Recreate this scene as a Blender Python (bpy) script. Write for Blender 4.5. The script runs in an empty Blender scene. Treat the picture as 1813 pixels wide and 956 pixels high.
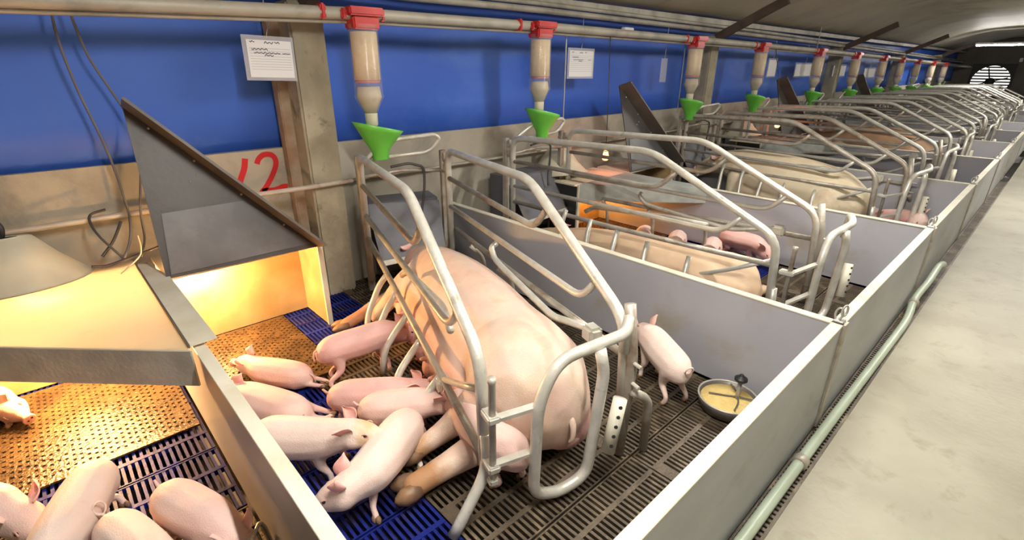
import bpy, bmesh, math, random
from mathutils import Vector, Matrix, Quaternion
random.seed(7)
PI = math.pi
SC = bpy.context.scene
COL = SC.collection

# ------------------------------------------------------------------ camera
cd = bpy.data.cameras.new('camera'); cam = bpy.data.objects.new('camera', cd); COL.objects.link(cam)
cd.sensor_fit = 'HORIZONTAL'; cd.sensor_width = 36; cd.lens = 884.7*36/1813; cd.clip_start = .02; cd.clip_end = 200
YAW, PIT, ROL = .8158, -.3895, .0038
fw = Vector((-math.sin(YAW)*math.cos(PIT), math.cos(YAW)*math.cos(PIT), math.sin(PIT)))
rt = Vector((math.cos(YAW), math.sin(YAW), 0)); up = rt.cross(fw)
r2 = rt*math.cos(ROL)+up*math.sin(ROL); u2 = -rt*math.sin(ROL)+up*math.cos(ROL)
cam.matrix_world = Matrix((r2, u2, -fw)).transposed().to_4x4()
cam.location = (0, 0, 1.355)
SC.camera = cam
# ------------------------------------------------------------------ world, exposure
W = bpy.data.worlds.new('daylight'); SC.world = W; W.use_nodes = True
W.node_tree.nodes['Background'].inputs[0].default_value = (1, .97, .93, 1)
W.node_tree.nodes['Background'].inputs[1].default_value = 1.6
SC.view_settings.view_transform = 'Standard'; SC.view_settings.look = 'None'
SC.view_settings.gamma = 1; SC.view_settings.use_curve_mapping = False
SC.view_settings.exposure = 0.14
TUBE_W = 44.0      # power of each fluorescent fitting
HEAT_W = 26.0      # power of each heat lamp
HEAT_C = (1.0, .56, .22)

# ------------------------------------------------------------------ materials
def mat(name, c1, c2=None, scale=6, rough=.6, metal=0, bump=0, bscale=60, spots=None, sscale=2.5, slim=(.52, .68),
        stretch=(1, 1, 1), sss=0, alpha=1, trans=0, emit=None, coat=0, detail=5):
    m = bpy.data.materials.new(name); m.use_nodes = True
    nt = m.node_tree; N = nt.nodes; L = nt.links; b = N['Principled BSDF']
    b.inputs['Roughness'].default_value = rough; b.inputs['Metallic'].default_value = metal
    tc = N.new('ShaderNodeTexCoord'); mp = N.new('ShaderNodeMapping'); L.new(tc.outputs['Object'], mp.inputs[0])
    mp.inputs['Scale'].default_value = stretch
    col = None
    if c2:
        n = N.new('ShaderNodeTexNoise'); n.inputs['Scale'].default_value = scale; n.inputs['Detail'].default_value = detail
        L.new(mp.outputs[0], n.inputs['Vector'])
        r = N.new('ShaderNodeValToRGB'); r.color_ramp.elements[0].position = .36; r.color_ramp.elements[1].position = .64
        r.color_ramp.elements[0].color = (*c1, 1); r.color_ramp.elements[1].color = (*c2, 1)
        L.new(n.outputs[0], r.inputs[0]); col = r.outputs[0]
    if spots:
        n = N.new('ShaderNodeTexNoise'); n.inputs['Scale'].default_value = sscale; n.inputs['Detail'].default_value = 8
        n.inputs['Roughness'].default_value = .65; n.inputs['Distortion'].default_value = .4
        L.new(mp.outputs[0], n.inputs['Vector'])
        r = N.new('ShaderNodeValToRGB'); r.color_ramp.elements[0].position = slim[0]; r.color_ramp.elements[1].position = slim[1]
        r.color_ramp.elements[0].color = (0, 0, 0, 1); r.color_ramp.elements[1].color = (1, 1, 1, 1)
        L.new(n.outputs[0], r.inputs[0])
        mx = N.new('ShaderNodeMix'); mx.data_type = 'RGBA'
        L.new(r.outputs[0], mx.inputs[0])
        if col: L.new(col, mx.inputs[6])
        else: mx.inputs[6].default_value = (*c1, 1)
        mx.inputs[7].default_value = (*spots, 1); col = mx.outputs[2]
    if col: L.new(col, b.inputs['Base Color'])
    else: b.inputs['Base Color'].default_value = (*c1, 1)
    if bump:
        n = N.new('ShaderNodeTexNoise'); n.inputs['Scale'].default_value = bscale; n.inputs['Detail'].default_value = 4
        L.new(mp.outputs[0], n.inputs['Vector'])
        bp = N.new('ShaderNodeBump'); bp.inputs['Strength'].default_value = bump; bp.inputs['Distance'].default_value = .01
        L.new(n.outputs[0], bp.inputs['Height']); L.new(bp.outputs[0], b.inputs['Normal'])
    if sss:
        b.inputs['Subsurface Weight'].default_value = sss; b.inputs['Subsurface Radius'].default_value = (1, .35, .2)
        b.inputs['Subsurface Scale'].default_value = .012
    if trans: b.inputs['Transmission Weight'].default_value = trans
    if alpha < 1: b.inputs['Alpha'].default_value = alpha
    if emit: b.inputs['Emission Color'].default_value = (*emit[0], 1); b.inputs['Emission Strength'].default_value = emit[1]
    if coat: b.inputs['Coat Weight'].default_value = coat; b.inputs['Coat Roughness'].default_value = .2
    return m

M = {}
M['aisle'] = mat('aisle_concrete', (.325, .305, .23), (.265, .245, .18), 2.6, .5, bump=.25, bscale=40, spots=(.215, .19, .13), sscale=7, slim=(.55, .75))
M['pit'] = mat('slurry_pit', (.02, .016, .012), rough=.5)
M['iron'] = mat('dirty_cast_iron', (.115, .088, .058), (.065, .048, .033), 9, .42, .2, bump=.3, bscale=120, spots=(.26, .20, .13), sscale=7)
M['bluep'] = mat('blue_plastic_slat', (.010, .020, .19), (.006, .010, .10), 6, .5, bump=.15, spots=(.04, .03, .06), sscale=4)
M['bluep'].node_tree.nodes['Principled BSDF'].inputs['Specular IOR Level'].default_value = .15
M['matt'] = mat('tan_rubber_mat', (.095, .055, .022), (.05, .027, .011), 7, .24, bump=.5, bscale=90, spots=(.03, .017, .01), sscale=4)
M['curtain'] = mat('blue_tarpaulin', (.032, .115, .58), (.045, .15, .68), 1.2, .5, bump=.12, bscale=3, spots=(.085, .20, .66), sscale=.9, stretch=(1, .5, 1.6))
M['wall'] = mat('plaster_wall', (.46, .42, .34), (.36, .33, .27), 2.5, .8, bump=.2, bscale=30, spots=(.27, .25, .21), sscale=1.6)
M['post'] = mat('rough_concrete_post', (.42, .38, .28), (.30, .27, .20), 5, .85, bump=.6, bscale=35, spots=(.17, .15, .11), sscale=6, slim=(.6, .72))
M['brick'] = mat('rusty_red_brick_edge', (.30, .20, .13), (.40, .33, .25), 8, .8, bump=.4, bscale=50)
M['panel'] = mat('grey_pvc_panel', (.40, .40, .435), (.34, .34, .37), 1.5, .38, bump=.04, spots=(.33, .28, .17), sscale=2.6, slim=(.54, .78))
M['panelf'] = mat('grey_panel_front', (.48, .50, .53), (.38, .40, .42), 2.5, .42, bump=.05, spots=(.24, .25, .25), sscale=2.4, slim=(.58, .8), stretch=(1, .6, 1.4))
M['cream'] = mat('cream_panel_edge', (.66, .63, .52), (.57, .54, .43), 5, .5, spots=(.55, .5, .36), sscale=5)
M['green'] = mat('green_paint_mark', (.40, .62, .45), rough=.5)
M['galv'] = mat('galvanised_pipe', (.66, .645, .58), (.52, .505, .44), 14, .36, .30, bump=.12, bscale=120, spots=(.30, .24, .155), sscale=9, slim=(.60, .76))
M['galvd'] = mat('dirty_galvanised_pipe', (.50, .47, .40), (.38, .345, .29), 10, .44, .3, bump=.15, bscale=100, spots=(.24, .15, .09), sscale=6, slim=(.5, .7))
M['steel'] = mat('stained_trough_steel', (.13, .135, .155), (.09, .09, .105), 5, .5, .1, spots=(.14, .12, .09), sscale=5)
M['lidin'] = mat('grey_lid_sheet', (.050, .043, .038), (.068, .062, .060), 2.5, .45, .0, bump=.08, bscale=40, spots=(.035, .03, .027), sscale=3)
M['lidedge'] = mat('brown_lid_flange', (.12, .10, .082), (.09, .075, .06), 6, .5)
M['flap'] = mat('grey_fibre_flap', (.36, .38, .35), (.27, .29, .27), 9, .6, bump=.2, bscale=60)
M['lid'] = mat('cream_lid_board', (.74, .66, .50), (.66, .58, .42), 3, .5, bump=.05, spots=(.5, .4, .26), sscale=6, slim=(.62, .75))
M['lidglow'] = mat('translucent_cream_lid', (.74, .66, .50), (.66, .58, .42), 3, .5, spots=(.5, .4, .26), sscale=6, slim=(.62, .75))
_n = M['lidglow'].node_tree; _t = _n.nodes.new('ShaderNodeBsdfTranslucent'); _t.inputs[0].default_value = (1, .95, .85, 1); _m = _n.nodes.new('ShaderNodeMixShader'); _m.inputs[0].default_value = .55
_n.links.new(_n.nodes['Principled BSDF'].outputs[0], _m.inputs[1]); _n.links.new(_t.outputs[0], _m.inputs[2]); _n.links.new(_m.outputs[0], _n.nodes['Material Output'].inputs[0])
M['nest'] = mat('nest_board', (.46, .33, .16), (.34, .23, .10), 5, .5, spots=(.22, .15, .07), sscale=4, slim=(.55, .75))
M['dome'] = mat('cream_dome', (.66, .62, .47), (.56, .52, .39), 5, .6, bump=.1, bscale=30)
M['rail'] = mat('rusty_white_rail', (.62, .57, .50), (.5, .42, .35), 8, .5, .1, spots=(.35, .2, .12), sscale=8, slim=(.6, .7))
M['cord'] = mat('black_cord', (.05, .045, .045), rough=.5)
M['gcord'] = mat('grey_cord', (.13, .13, .15), rough=.6)
M['fpipe'] = mat('dusty_feed_pipe', (.50, .48, .41), (.40, .38, .32), 5, .5, .1, spots=(.3, .29, .24), sscale=5)
M['red'] = mat('red_plastic', (.62, .035, .03), (.50, .02, .02), 5, .35, coat=.2)
M['clear'] = mat('cloudy_clear_plastic', (.78, .76, .72), rough=.18, alpha=.16, coat=.4)
M['feed'] = mat('tan_feed', (.74, .57, .36), (.80, .64, .42), 30, .85, bump=.3, bscale=150)
M['feedlow'] = mat('dusty_feed_bottom', (.58, .50, .38), (.50, .43, .33), 14, .7)
M['pinkd'] = mat('pink_float_disc', (.55, .16, .17), rough=.5)
M['spout'] = mat('ivory_plastic', (.66, .60, .44), rough=.45)
M['gfun'] = mat('green_plastic', (.15, .55, .06), (.11, .46, .05), 5, .4, coat=.2)
M['pred'] = mat('red_spray_paint', (.55, .01, .015), rough=.6)
M['sleeve'] = mat('clear_card_sleeve', (.72, .72, .80), rough=.12, alpha=.45, coat=.5)
M['paper'] = mat('white_paper', (.86, .86, .88), rough=.7)
M['ink'] = mat('dark_ink', (.05, .05, .08), rough=.7)
M['rule'] = mat('pale_ruled_line', (.55, .56, .62), rough=.7)
M['wire'] = mat('steel_wire', (.45, .45, .43), rough=.4, metal=.6)
M['hose'] = mat('pale_green_hose', (.46, .54, .43), (.40, .47, .36), 5, .35, spots=(.45, .40, .28), sscale=6, slim=(.6, .75))
M['tarp'] = mat('ceiling_tarp', (.62, .57, .46), (.52, .48, .38), 1.2, .55, bump=.25, bscale=4, spots=(.38, .35, .27), sscale=1.1)
M['timber'] = mat('dark_rafter', (.10, .065, .05), (.06, .04, .03), 6, .7)
M['farw'] = mat('far_wall', (.20, .18, .15), (.15, .135, .11), 2, .8)
M['dark'] = mat('dark_frame', (.03, .03, .03), rough=.6)
M['white'] = mat('white_enamel', (.8, .8, .8), rough=.4)
M['tube'] = mat('fluorescent_tube', (1, 1, 1), emit=((1, .95, .90), 150))
M['bulb'] = mat('heat_bulb_glass', (1, .6, .3), emit=((1, .42, .08), 60))
M['bulbr'] = mat('red_heat_bulb_glass', (1, .3, .1), emit=((1, .16, .03), 25))
M['bowl'] = mat('grey_bowl', (.12, .11, .11), (.17, .155, .14), 8, .35, .2)
M['mash'] = mat('yellow_creep_feed', (.86, .66, .26), (.74, .56, .20), 18, .7, bump=.5, bscale=60)
M['black'] = mat('black_plastic', (.02, .02, .022), rough=.45)
M['hoof'] = mat('brown_hoof', (.25, .14, .07), (.14, .08, .045), 20, .5)
M['eye'] = mat('dark_eye', (.02, .012, .01), rough=.15)
M['lash'] = mat('eye_rim', (.62, .36, .30), rough=.6)
def skin(n, a, b_, s, sl=(.55, .75), sc=5): return mat(n, a, b_, 7, .62, bump=.22, bscale=220, spots=s, sscale=sc, slim=sl, sss=.18)
M['pig'] = skin('piglet_skin', (.74, .54, .48), (.68, .46, .41), (.64, .36, .33))
M['pigp'] = skin('pink_piglet_skin', (.70, .44, .40), (.63, .37, .34), (.56, .26, .24))
M['pigw'] = skin('pale_piglet_skin', (.77, .62, .55), (.72, .55, .48), (.68, .44, .39))
M['ear'] = skin('ear_skin', (.82, .52, .46), (.76, .44, .39), (.66, .30, .27))
M['snout'] = skin('snout_skin', (.82, .45, .40), (.70, .34, .30), (.5, .2, .17))
M['sow'] = skin('sow_skin', (.68, .53, .42), (.66, .46, .38), (.56, .40, .27), (.50, .75), 9)
M['soww'] = skin('cream_sow_skin', (.80, .70, .50), (.74, .62, .44), (.55, .33, .22), (.6, .75), 2)
M['sowt'] = skin('tan_sow_skin', (.58, .42, .28), (.50, .35, .23), (.5, .33, .2), (.54, .8), 3)
M['sowd'] = skin('brown_sow_skin', (.45, .28, .17), (.36, .22, .13), (.3, .18, .1))
M['udder'] = skin('udder_skin', (.80, .46, .40), (.72, .38, .33), (.62, .28, .25))

# ------------------------------------------------------------------ helpers
def link(o): COL.objects.link(o); return o
def obj(name, bm, m, parent=None, smooth=False):
    me = bpy.data.meshes.new(name); bm.normal_update(); bm.to_mesh(me); bm.free()
    me.materials.append(M[m] if isinstance(m, str) else m)
    if smooth: me.polygons.foreach_set('use_smooth', [True]*len(me.polygons))
    o = link(bpy.data.objects.new(name, me))
    if parent: o.parent = parent
    return o
def tag(o, label, cat, group=None):
    o['label'] = label; o['category'] = cat
    if group: o['group'] = group
    return o
def thing(name, label, cat, loc=(0, 0, 0), rz=0, group=None):
    o = link(bpy.data.objects.new(name, None)); o.empty_display_size = .05
    o.location = loc; o.rotation_euler = (0, 0, rz); return tag(o, label, cat, group)
def struct(name, bm, m, parent=None, smooth=False):
    o = obj(name, bm, m, parent, smooth)
    if not parent: o['kind'] = 'structure'
    return o
def dup(root, loc=None, rz=None, label=None, group=None):
    r = link(root.copy())
    if loc is not None: r.location = loc
    if rz is not None: r.rotation_euler = (0, 0, rz)
    if label: r['label'] = label
    if group: r['group'] = group
    for ch in list(root.children):
        c = link(ch.copy()); c.parent = r
        for g in list(ch.children):
            d = link(g.copy()); d.parent = c
    return r
def B(): return bmesh.new()
def box(bm, x0, x1, y0, y1, z0, z1, rot=None):
    c = Vector(((x0+x1)/2, (y0+y1)/2, (z0+z1)/2))
    mt = Matrix.Translation(c) @ (rot.to_4x4() if rot else Matrix()) @ Matrix.Diagonal((abs(x1-x0), abs(y1-y0), abs(z1-z0), 1))
    bmesh.ops.create_cube(bm, size=1, matrix=mt); return bm
def bevel(bm, w=.004, seg=2):
    bmesh.ops.bevel(bm, geom=bm.edges[:], offset=w, segments=seg, affect='EDGES', clamp_overlap=True); return bm
def fillet(pts, r, n=5):
    pts = [Vector(p) for p in pts]; out = [pts[0]]
    for i in range(1, len(pts)-1):
        a, b, c = pts[i-1], pts[i], pts[i+1]
        d1 = (a-b); d2 = (c-b); l = min(r, d1.length*.45, d2.length*.45)
        p, q = b+d1.normalized()*l, b+d2.normalized()*l
        for k in range(n+1):
            t = k/n; out.append(p*(1-t)**2+b*2*t*(1-t)+q*t*t)
    out.append(pts[-1]); return out
def sweep(bm, pts, r, n=10, closed=False, caps=True):
    pts = [Vector(p) for p in pts]; N = len(pts)
    rr = r if isinstance(r, (list, tuple)) else [r]*N
    T = []
    for i in range(N):
        a = pts[(i-1) % N] if (closed or i) else pts[i]; b = pts[(i+1) % N] if (closed or i < N-1) else pts[i]
        T.append((b-a).normalized())
    ref = Vector((0, 0, 1)) if abs(T[0].z) < .9 else Vector((1, 0, 0))
    nrm = (ref-T[0]*ref.dot(T[0])).normalized(); rings = []
    for i in range(N):
        if i:
            nrm = T[i-1].rotation_difference(T[i]) @ nrm; nrm = (nrm-T[i]*nrm.dot(T[i])).normalized()
        bn = T[i].cross(nrm)
        rings.append([bm.verts.new(pts[i]+(nrm*math.cos(2*PI*k/n)+bn*math.sin(2*PI*k/n))*rr[i]) for k in range(n)])
    for i in range(N if closed else N-1):
        a, b = rings[i], rings[(i+1) % N]
        for k in range(n): bm.faces.new((a[k], a[(k+1) % n], b[(k+1) % n], b[k]))
    if caps and not closed:
        bm.faces.new(rings[0][::-1]); bm.faces.new(rings[-1])
    return bm
def tube(bm, pts, r, fr=.06, n=10): return sweep(bm, fillet(pts, fr) if len(pts) > 2 else pts, r, n)
def lathe(bm, prof, c=(0, 0, 0), n=20, cap=True, mtx=None):
    rings = []
    for (r, z) in prof:
        ring = []
        for k in range(n):
            p = Vector((r*math.cos(2*PI*k/n), r*math.sin(2*PI*k/n), z))
            if mtx: p = mtx @ p
            ring.append(bm.verts.new(p+Vector(c)))
        rings.append(ring)
    for a, b in zip(rings, rings[1:]):
        for k in range(n): bm.faces.new((a[k], a[(k+1) % n], b[(k+1) % n], b[k]))
    if cap:
        bm.faces.new(rings[0][::-1]); bm.faces.new(rings[-1])
    return bm
def prism(bm, pts, thick):   # polygon pts (3D, planar) extruded along its normal
    pts = [Vector(p) for p in pts]; nn = (pts[1]-pts[0]).cross(pts[2]-pts[1]).normalized()*thick
    a = [bm.verts.new(p) for p in pts]; b = [bm.verts.new(p+nn) for p in pts]
    bm.faces.new(a[::-1]); bm.faces.new(b)
    for i in range(len(a)): j = (i+1) % len(a); bm.faces.new((a[i], a[j], b[j], b[i]))
    bmesh.ops.recalc_face_normals(bm, faces=bm.faces[:]); return bm
def stroke(bm, pts, w, nrm, th=.0015):   # flat painted stroke lying on a surface
    pts = [Vector(p) for p in pts]; nrm = Vector(nrm); L = []; R = []
    for i, p in enumerate(pts):
        t = (pts[min(i+1, len(pts)-1)]-pts[max(i-1, 0)]).normalized(); s = t.cross(nrm)*w/2
        L.append(bm.verts.new(p+s+nrm*th)); R.append(bm.verts.new(p-s+nrm*th))
    for i in range(len(pts)-1): bm.faces.new((L[i], L[i+1], R[i+1], R[i]))
    return bm
def smoothpts(pts, n=6):
    pts = [Vector(p) for p in pts]; out = []
    for i in range(len(pts)-1):
        a = pts[max(i-1, 0)]; b = pts[i]; c = pts[i+1]; d = pts[min(i+2, len(pts)-1)]
        for k in range(n):
            t = k/n
            out.append(.5*((2*b)+(-a+c)*t+(2*a-5*b+4*c-d)*t*t+(-a+3*b-3*c+d)*t**3))
    out.append(pts[-1]); return out

Y0, PW = 2.035, 1.755
PY = [Y0+PW*(k-1) for k in range(-1, 13)]      # PY[1]=.28 first partition in view ... y of each partition
PY[1] = .237
XF = -.39                                      # inner face of the front panels
XW = -3.10                                     # inner face of the outer wall
YE = 24.0
YN = -2.2
PH = .463

# ------------------------------------------------------------------ setting
bm = box(B(), -.275, 1.6, YN, YE, -.16, 0); fl = struct('floor', bm, 'aisle')
bm = box(B(), XW, -.275, YN, YE, -.30, -.16); pit = struct('floor', bm, 'pit')
# wall and curtain
wl = struct('wall_left', box(B(), XW-.16, XW, YN, YE, -.3, .90), 'wall')
bm = B()
n = 160; rows = [.885, 1.1, 1.3, 1.5, 1.75, 1.98]
vs = []
for j, z in enumerate(rows):
    row = []
    for i in range(n+1):
        y = YN+(YE-YN)*i/n
        sx = .012*math.sin(y*2.3+z*3)+.010*math.sin(y*5.1)+.02*math.sin(y*.9+1)*(z-.8)
        row.append(bm.verts.new((XW-.035+sx*.8, y, z+(.012*math.sin(y*1.7) if j == 0 else 0))))
    vs.append(row)
for j in range(len(rows)-1):
    for i in range(n): bm.faces.new((vs[j][i], vs[j][i+1], vs[j+1][i+1], vs[j+1][i]))
cur = obj('wall_curtain', bm, 'curtain', None, True)
sm = cur.modifiers.new('s', 'SOLIDIFY'); sm.thickness = .004
tag(cur, 'bright blue tarpaulin curtain closing the open side above the low wall', 'curtain')
struct('wall_right', box(B(), 1.6, 1.7, YN, YE, -.16, 2.7), 'wall')
struct('wall_back', box(B(), XW-.16, 1.7, YN-.1, YN, -.3, 2.7), 'wall')
# far wall with the round fan opening (square hole)
fx, fz, fr_ = -2.10, .885, .50
bm = B(); box(bm, XW-.16, fx-fr_-.06, YE, YE+.12, -.3, 2.7); box(bm, fx+fr_+.06, 1.7, YE, YE+.12, -.3, 2.7)
box(bm, fx-fr_-.06, fx+fr_+.06, YE, YE+.12, -.3, fz-fr_-.06); box(bm, fx-fr_-.06, fx+fr_+.06, YE, YE+.12, fz+fr_+.06, 2.7)
struct('wall_far', bm, 'farw')
# ceiling: tarpaulin sagging between the trusses
TR = [-3.4, 1.22, 5.80, 10.35, 14.85, 19.4, 24.0]
bm = B(); xs = [XW-.16, -2.95, -2.75, -2.5, -2.2, -1.8, -1.3, -.7, 0, .8, 1.7]
def ceilz(x, y):
    base = 1.86+min(max(x+2.95, 0)/.9, 1)*.42+max(0, x+2.05)*.05
    for a, b in zip(TR, TR[1:]):
        if a <= y <= b:
            t = (y-a)/(b-a); s = math.sin(PI*t)**.8
            base -= .13*s*min(1, max(0, x+3.0)/.8)
    return base
ys = []; 
for a, b in zip(TR, TR[1:]): ys += [a+(b-a)*k/10 for k in range(10)]
ys.append(TR[-1]); ys = [y for y in ys]
g = [[bm.verts.new((x, y, ceilz(x, y)+.008*math.sin(x*9+y*5))) for x in xs] for y in ys]
for j in range(len(ys)-1):
    for i in range(len(xs)-1): bm.faces.new((g[j][i], g[j][i+1], g[j+1][i+1], g[j+1][i]))
ce = struct('ceiling', bm, 'tarp', None, True)
md = ce.modifiers.new('s', 'SOLIDIFY'); md.thickness = .01; md.offset = 1
plc = ['standing at the concrete post beside the red number', 'above the third and fourth pens', 'above the sixth pen', 'far down the row', 'near the far wall']
for i, y in enumerate(TR[1:6]):
    bm = B(); a = Vector((-2.92, y, 1.62)); b = Vector((-2.2, y, 1.965)); d = b-a
    q = Matrix.Rotation(-math.atan2(d.z, d.x), 3, 'Y')
    box(bm, (a.x+b.x)/2-d.length/2, (a.x+b.x)/2+d.length/2, y-.03, y+.03, (a.z+b.z)/2-.04, (a.z+b.z)/2+.04, q)
    tag(obj('rafter', bm, 'timber'), 'dark sloping roof rafter '+plc[i], 'beam', 'roof rafters')

# ------------------------------------------------------------------ concrete posts
plab = ['tall square concrete post left of the first feeder, beside the red number', 'tall concrete post behind the third feeder',
        'concrete post behind the fifth and sixth feeders', 'small distant concrete post, farthest but one down the row', 'farthest concrete post near the end wall']
for i, y in enumerate([1.215, 5.80, 10.35, 14.85, 19.4]):
    bm = bevel(box(B(), -3.06, -2.88, y-.095, y+.095, -.15, 1.66), .012, 2)
    tag(obj('concrete_post', bm, 'post'), plab[i], 'post', 'concrete roof posts')
    if i == 0:
        for yy in (1.085,):
            struct('trim_1', bevel(box(B(), -3.098, -3.02, yy-.025, yy+.04, -.1, 1.6), .006), 'brick')

# ------------------------------------------------------------------ painted number on the wall
X = XW+.001
bm = B()
stroke(bm, smoothpts([(X, .848, .862), (X, .835, .81), (X, .81, .76), (X, .785, .71)]), .032, (1, 0, 0), .002)
bmn = obj('painted_number', bm, 'pred', wl); bmn['label'] = 'red hand-painted figures 12'
bm = B()
stroke(bm, smoothpts([(X, .905, .825), (X, .92, .852), (X, .950, .872), (X, .990, .868), (X, 1.01, .84), (X, 1.005, .80), (X, .975, .745),
                      (X, .93, .685), (X, .905, .662), (X, .93, .668), (X, .98, .664), (X, 1.03, .676), (X, 1.055, .672)]), .030, (1, 0, 0), .002)
obj('painted_number', bm, 'pred', wl)

# ------------------------------------------------------------------ slatted floor tiles
def iron_tile(sx, sy, cells):
    bm = B(); cw = sx/cells; t = .022
    for c in range(cells+1):
        x = c*cw; w = .007 if c in (0, cells) else .009
        box(bm, max(x-w, .002), min(x+w, sx-.002), .002, sy-.002, -t, 0)
    n = max(2, round(sy/.0215))
    for k in range(n+1):
        y = .006+(sy-.012)*k/n
        box(bm, .004, sx-.004, y-.0050, y+.0050, -t, -.0015)
    return bm
def solid_patch(bm, x, y): box(bm, x, x+.09, y, y+.05, -.02, .001)
tm = {}
def tile(kind, x0, y0, x1, y1):
    key = (kind, round(x1-x0, 3), round(y1-y0, 3))
    if key not in tm:
        bmt = iron_tile(x1-x0, y1-y0, max(1, round((x1-x0)/.095)) if kind == 'iron' else max(1, round((x1-x0)/.13)))
        if kind == 'iron': solid_patch(bmt, .1, .0); solid_patch(bmt, .19, (y1-y0)-.05)
        o = obj('iron_slat_tile' if kind == 'iron' else 'plastic_slat_tile', bmt, 'iron' if kind == 'iron' else 'bluep', pit)
        tm[key] = o
    else:
        o = link(tm[key].copy())
    o.location = (x0, y0, 0)
    return o
CW = .37
for k in range(0, 7):
    ya, yb = PY[k]+.022, PY[k+1]-.022
    if k == 0: ya = -1.2
    nestleft = k % 2 == 1         # B, D, F: nest on the low-y side
    colx = [XF-.004-CW*(i+1) for i in range(7)]
    for i, x in enumerate(colx):
        xa, xb = max(x, XW+.01), x+CW
        if k == 0:
            segs = [(ya, -.35, 'iron'), (-.35, yb, 'blue' if i >= 3 else 'iron')]
        elif nestleft:
            ysp = ya+.40 if i < 5 else ya+.95
            segs = [(ya, ysp, 'blue'), (ysp, (ysp+yb)/2, 'iron'), ((ysp+yb)/2, yb, 'iron')]
        else:
            ysp = yb-.40 if i < 5 else yb-.95
            segs = [(ya, (ya+ysp)/2, 'iron'), ((ya+ysp)/2, ysp, 'iron'), (ysp, yb, 'blue')]
            if k == 2 and i < 2: segs[2] = (ysp, yb, 'iron')
        for (a, b, kd) in segs: tile(kd, xa+.002, a+.002, xb-.002, b-.002)
# gutter grating between the front panels and the aisle
bm = B(); 
for i in range(int((9+1)/.024)):
    y = -1+i*.024; box(bm, -.352, -.283, y, y+.013, -.03, -.012)
box(bm, -.352, -.345, -1, 9, -.04, -.010); box(bm, -.287, -.277, -1, 9, -.04, -.006)
gt = obj('gutter_grating', bm, 'iron'); tag(gt, 'narrow dark slotted gutter between pen fronts and the aisle', 'drain'); gt['kind'] = 'stuff'
# mats under the nests (golden under the heat lamps)
def nest_mat(y0, y1, lab):
    bm = box(B(), -2.78, -2.05, y0, y1, .002, .010)
    o = obj('nest_mat', bm, 'matt'); tag(o, lab, 'mat', 'studded nest mats')
    bm = B(); nx = int(.71/.034); ny = int((y1-y0)/.021)
    for i in range(nx):
        for j in range(ny):
            if random.random() < .12: continue
            x = -2.77+i*.034+random.uniform(-.002, .002)+(j % 2)*.012; y = y0+.01+j*.021
            box(bm, x, x+.02, y, y+.009, .009, .0145)
    s = obj('stud', bm, 'matt', o); s['kind'] = 'stuff'
nest_mat(-.62, .20, 'tan studded mat glowing gold in the near left pen')
nest_mat(.27, .80, 'tan studded mat inside the open nest box of the first crate pen')
nest_mat(3.10, 3.76, 'tan studded mat in the lit nest behind the second crate')

# ------------------------------------------------------------------ partitions and front panels
wh = ['between the near left pen and the first crate pen', 'between the first and second crates', 'between the second crate and the cream sow',
      'between the cream sow and the fourth crate', 'between the fourth and fifth crates', 'between the fifth and sixth crates',
      'between the sixth and seventh crates', 'between the seventh and eighth crates', 'between the eighth and ninth crates',
      'between the ninth and tenth crates', 'between the tenth and eleventh crates', 'at the far end of the row']
for i, y in enumerate(PY[1:13]):
    t = thing('pen_partition', 'grey plastic partition '+wh[i], 'partition', (0, y, 0), 0, 'grey cross partitions between the pens')
    obj('board', box(B(), -2.86, XF-.001, -.0175, .0175, .01, PH-.006), 'panel', t)
    obj('top_strip', bevel(box(B(), -2.86, XF-.001, -.020, .020, PH-.007, PH), .0015, 1), 'cream', t)
fl_lab = ['beside the near left pen', 'of the first crate pen, with the green paint mark', 'of the second crate pen', 'of the cream sow\'s pen', 'of the fourth crate pen',
          'of the fifth crate pen', 'of the sixth crate pen', 'of the seventh crate pen', 'of the eighth crate pen', 'of the ninth crate pen', 'of the tenth crate pen', 'of the last crate pen']
for i in range(0, 12):
    ya = PY[i]+.03 if i else -1.2; yb = PY[i+1]-.012
    t = thing('front_panel', 'long grey front panel '+fl_lab[i], 'panel', (0, 0, 0), 0, 'front panels along the aisle')
    obj('board', box(B(), XF, XF+.038, ya, yb, .0, PH-.008), 'panelf', t)
    obj('top_strip', bevel(box(B(), XF-.001, XF+.039, ya, yb, PH-.009, PH+.001), .002, 1), 'cream', t)
    if i == 1:
        bm = B(); ps = [(-.381, 1.60), (-.372, 1.575), (-.358, 1.585), (-.353, 1.62), (-.362, 1.655), (-.376, 1.65)]
        bm.faces.new([bm.verts.new((x, y+.03, PH+.0022)) for x, y in ps]); o = obj('paint_mark', bm, 'green', t); o['label'] = 'pale green paint smear'
    # steel post with clamp loop at the joint
    y = PY[i+1]+.008
    p = thing('panel_post', 'steel channel post with wire clamp '+wh[i], 'post', (0, y, 0), 0, 'panel posts along the aisle')
    obj('channel', box(box(B(), XF+.0385, XF+.047, -.022, .022, -.0, PH+.001), XF+.000, XF+.0385, -.004, .004, 0, PH+.003), 'galvd', p)
    c = obj('clamp_plate', bevel(box(B(), XF+.002, XF+.036, -.016, .02, PH+.001, PH+.010), .002, 1), 'wire', p)
    bm = B(); ring = [(XF+.012+.012*math.cos(a), .004+.006*math.sin(a), PH+.030+.022*math.sin(a)) for a in [2*PI*k/14 for k in range(14)]]
    sweep(bm, ring, .004, 6, True); ring = [(XF+.026+.006*math.cos(a), .010+.012*math.cos(a), PH+.045+.022*math.sin(a)) for a in [2*PI*k/14 for k in range(14)]]
    sweep(bm, ring, .004, 6, True); obj('clamp_loop', bm, 'wire', p, True)

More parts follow.
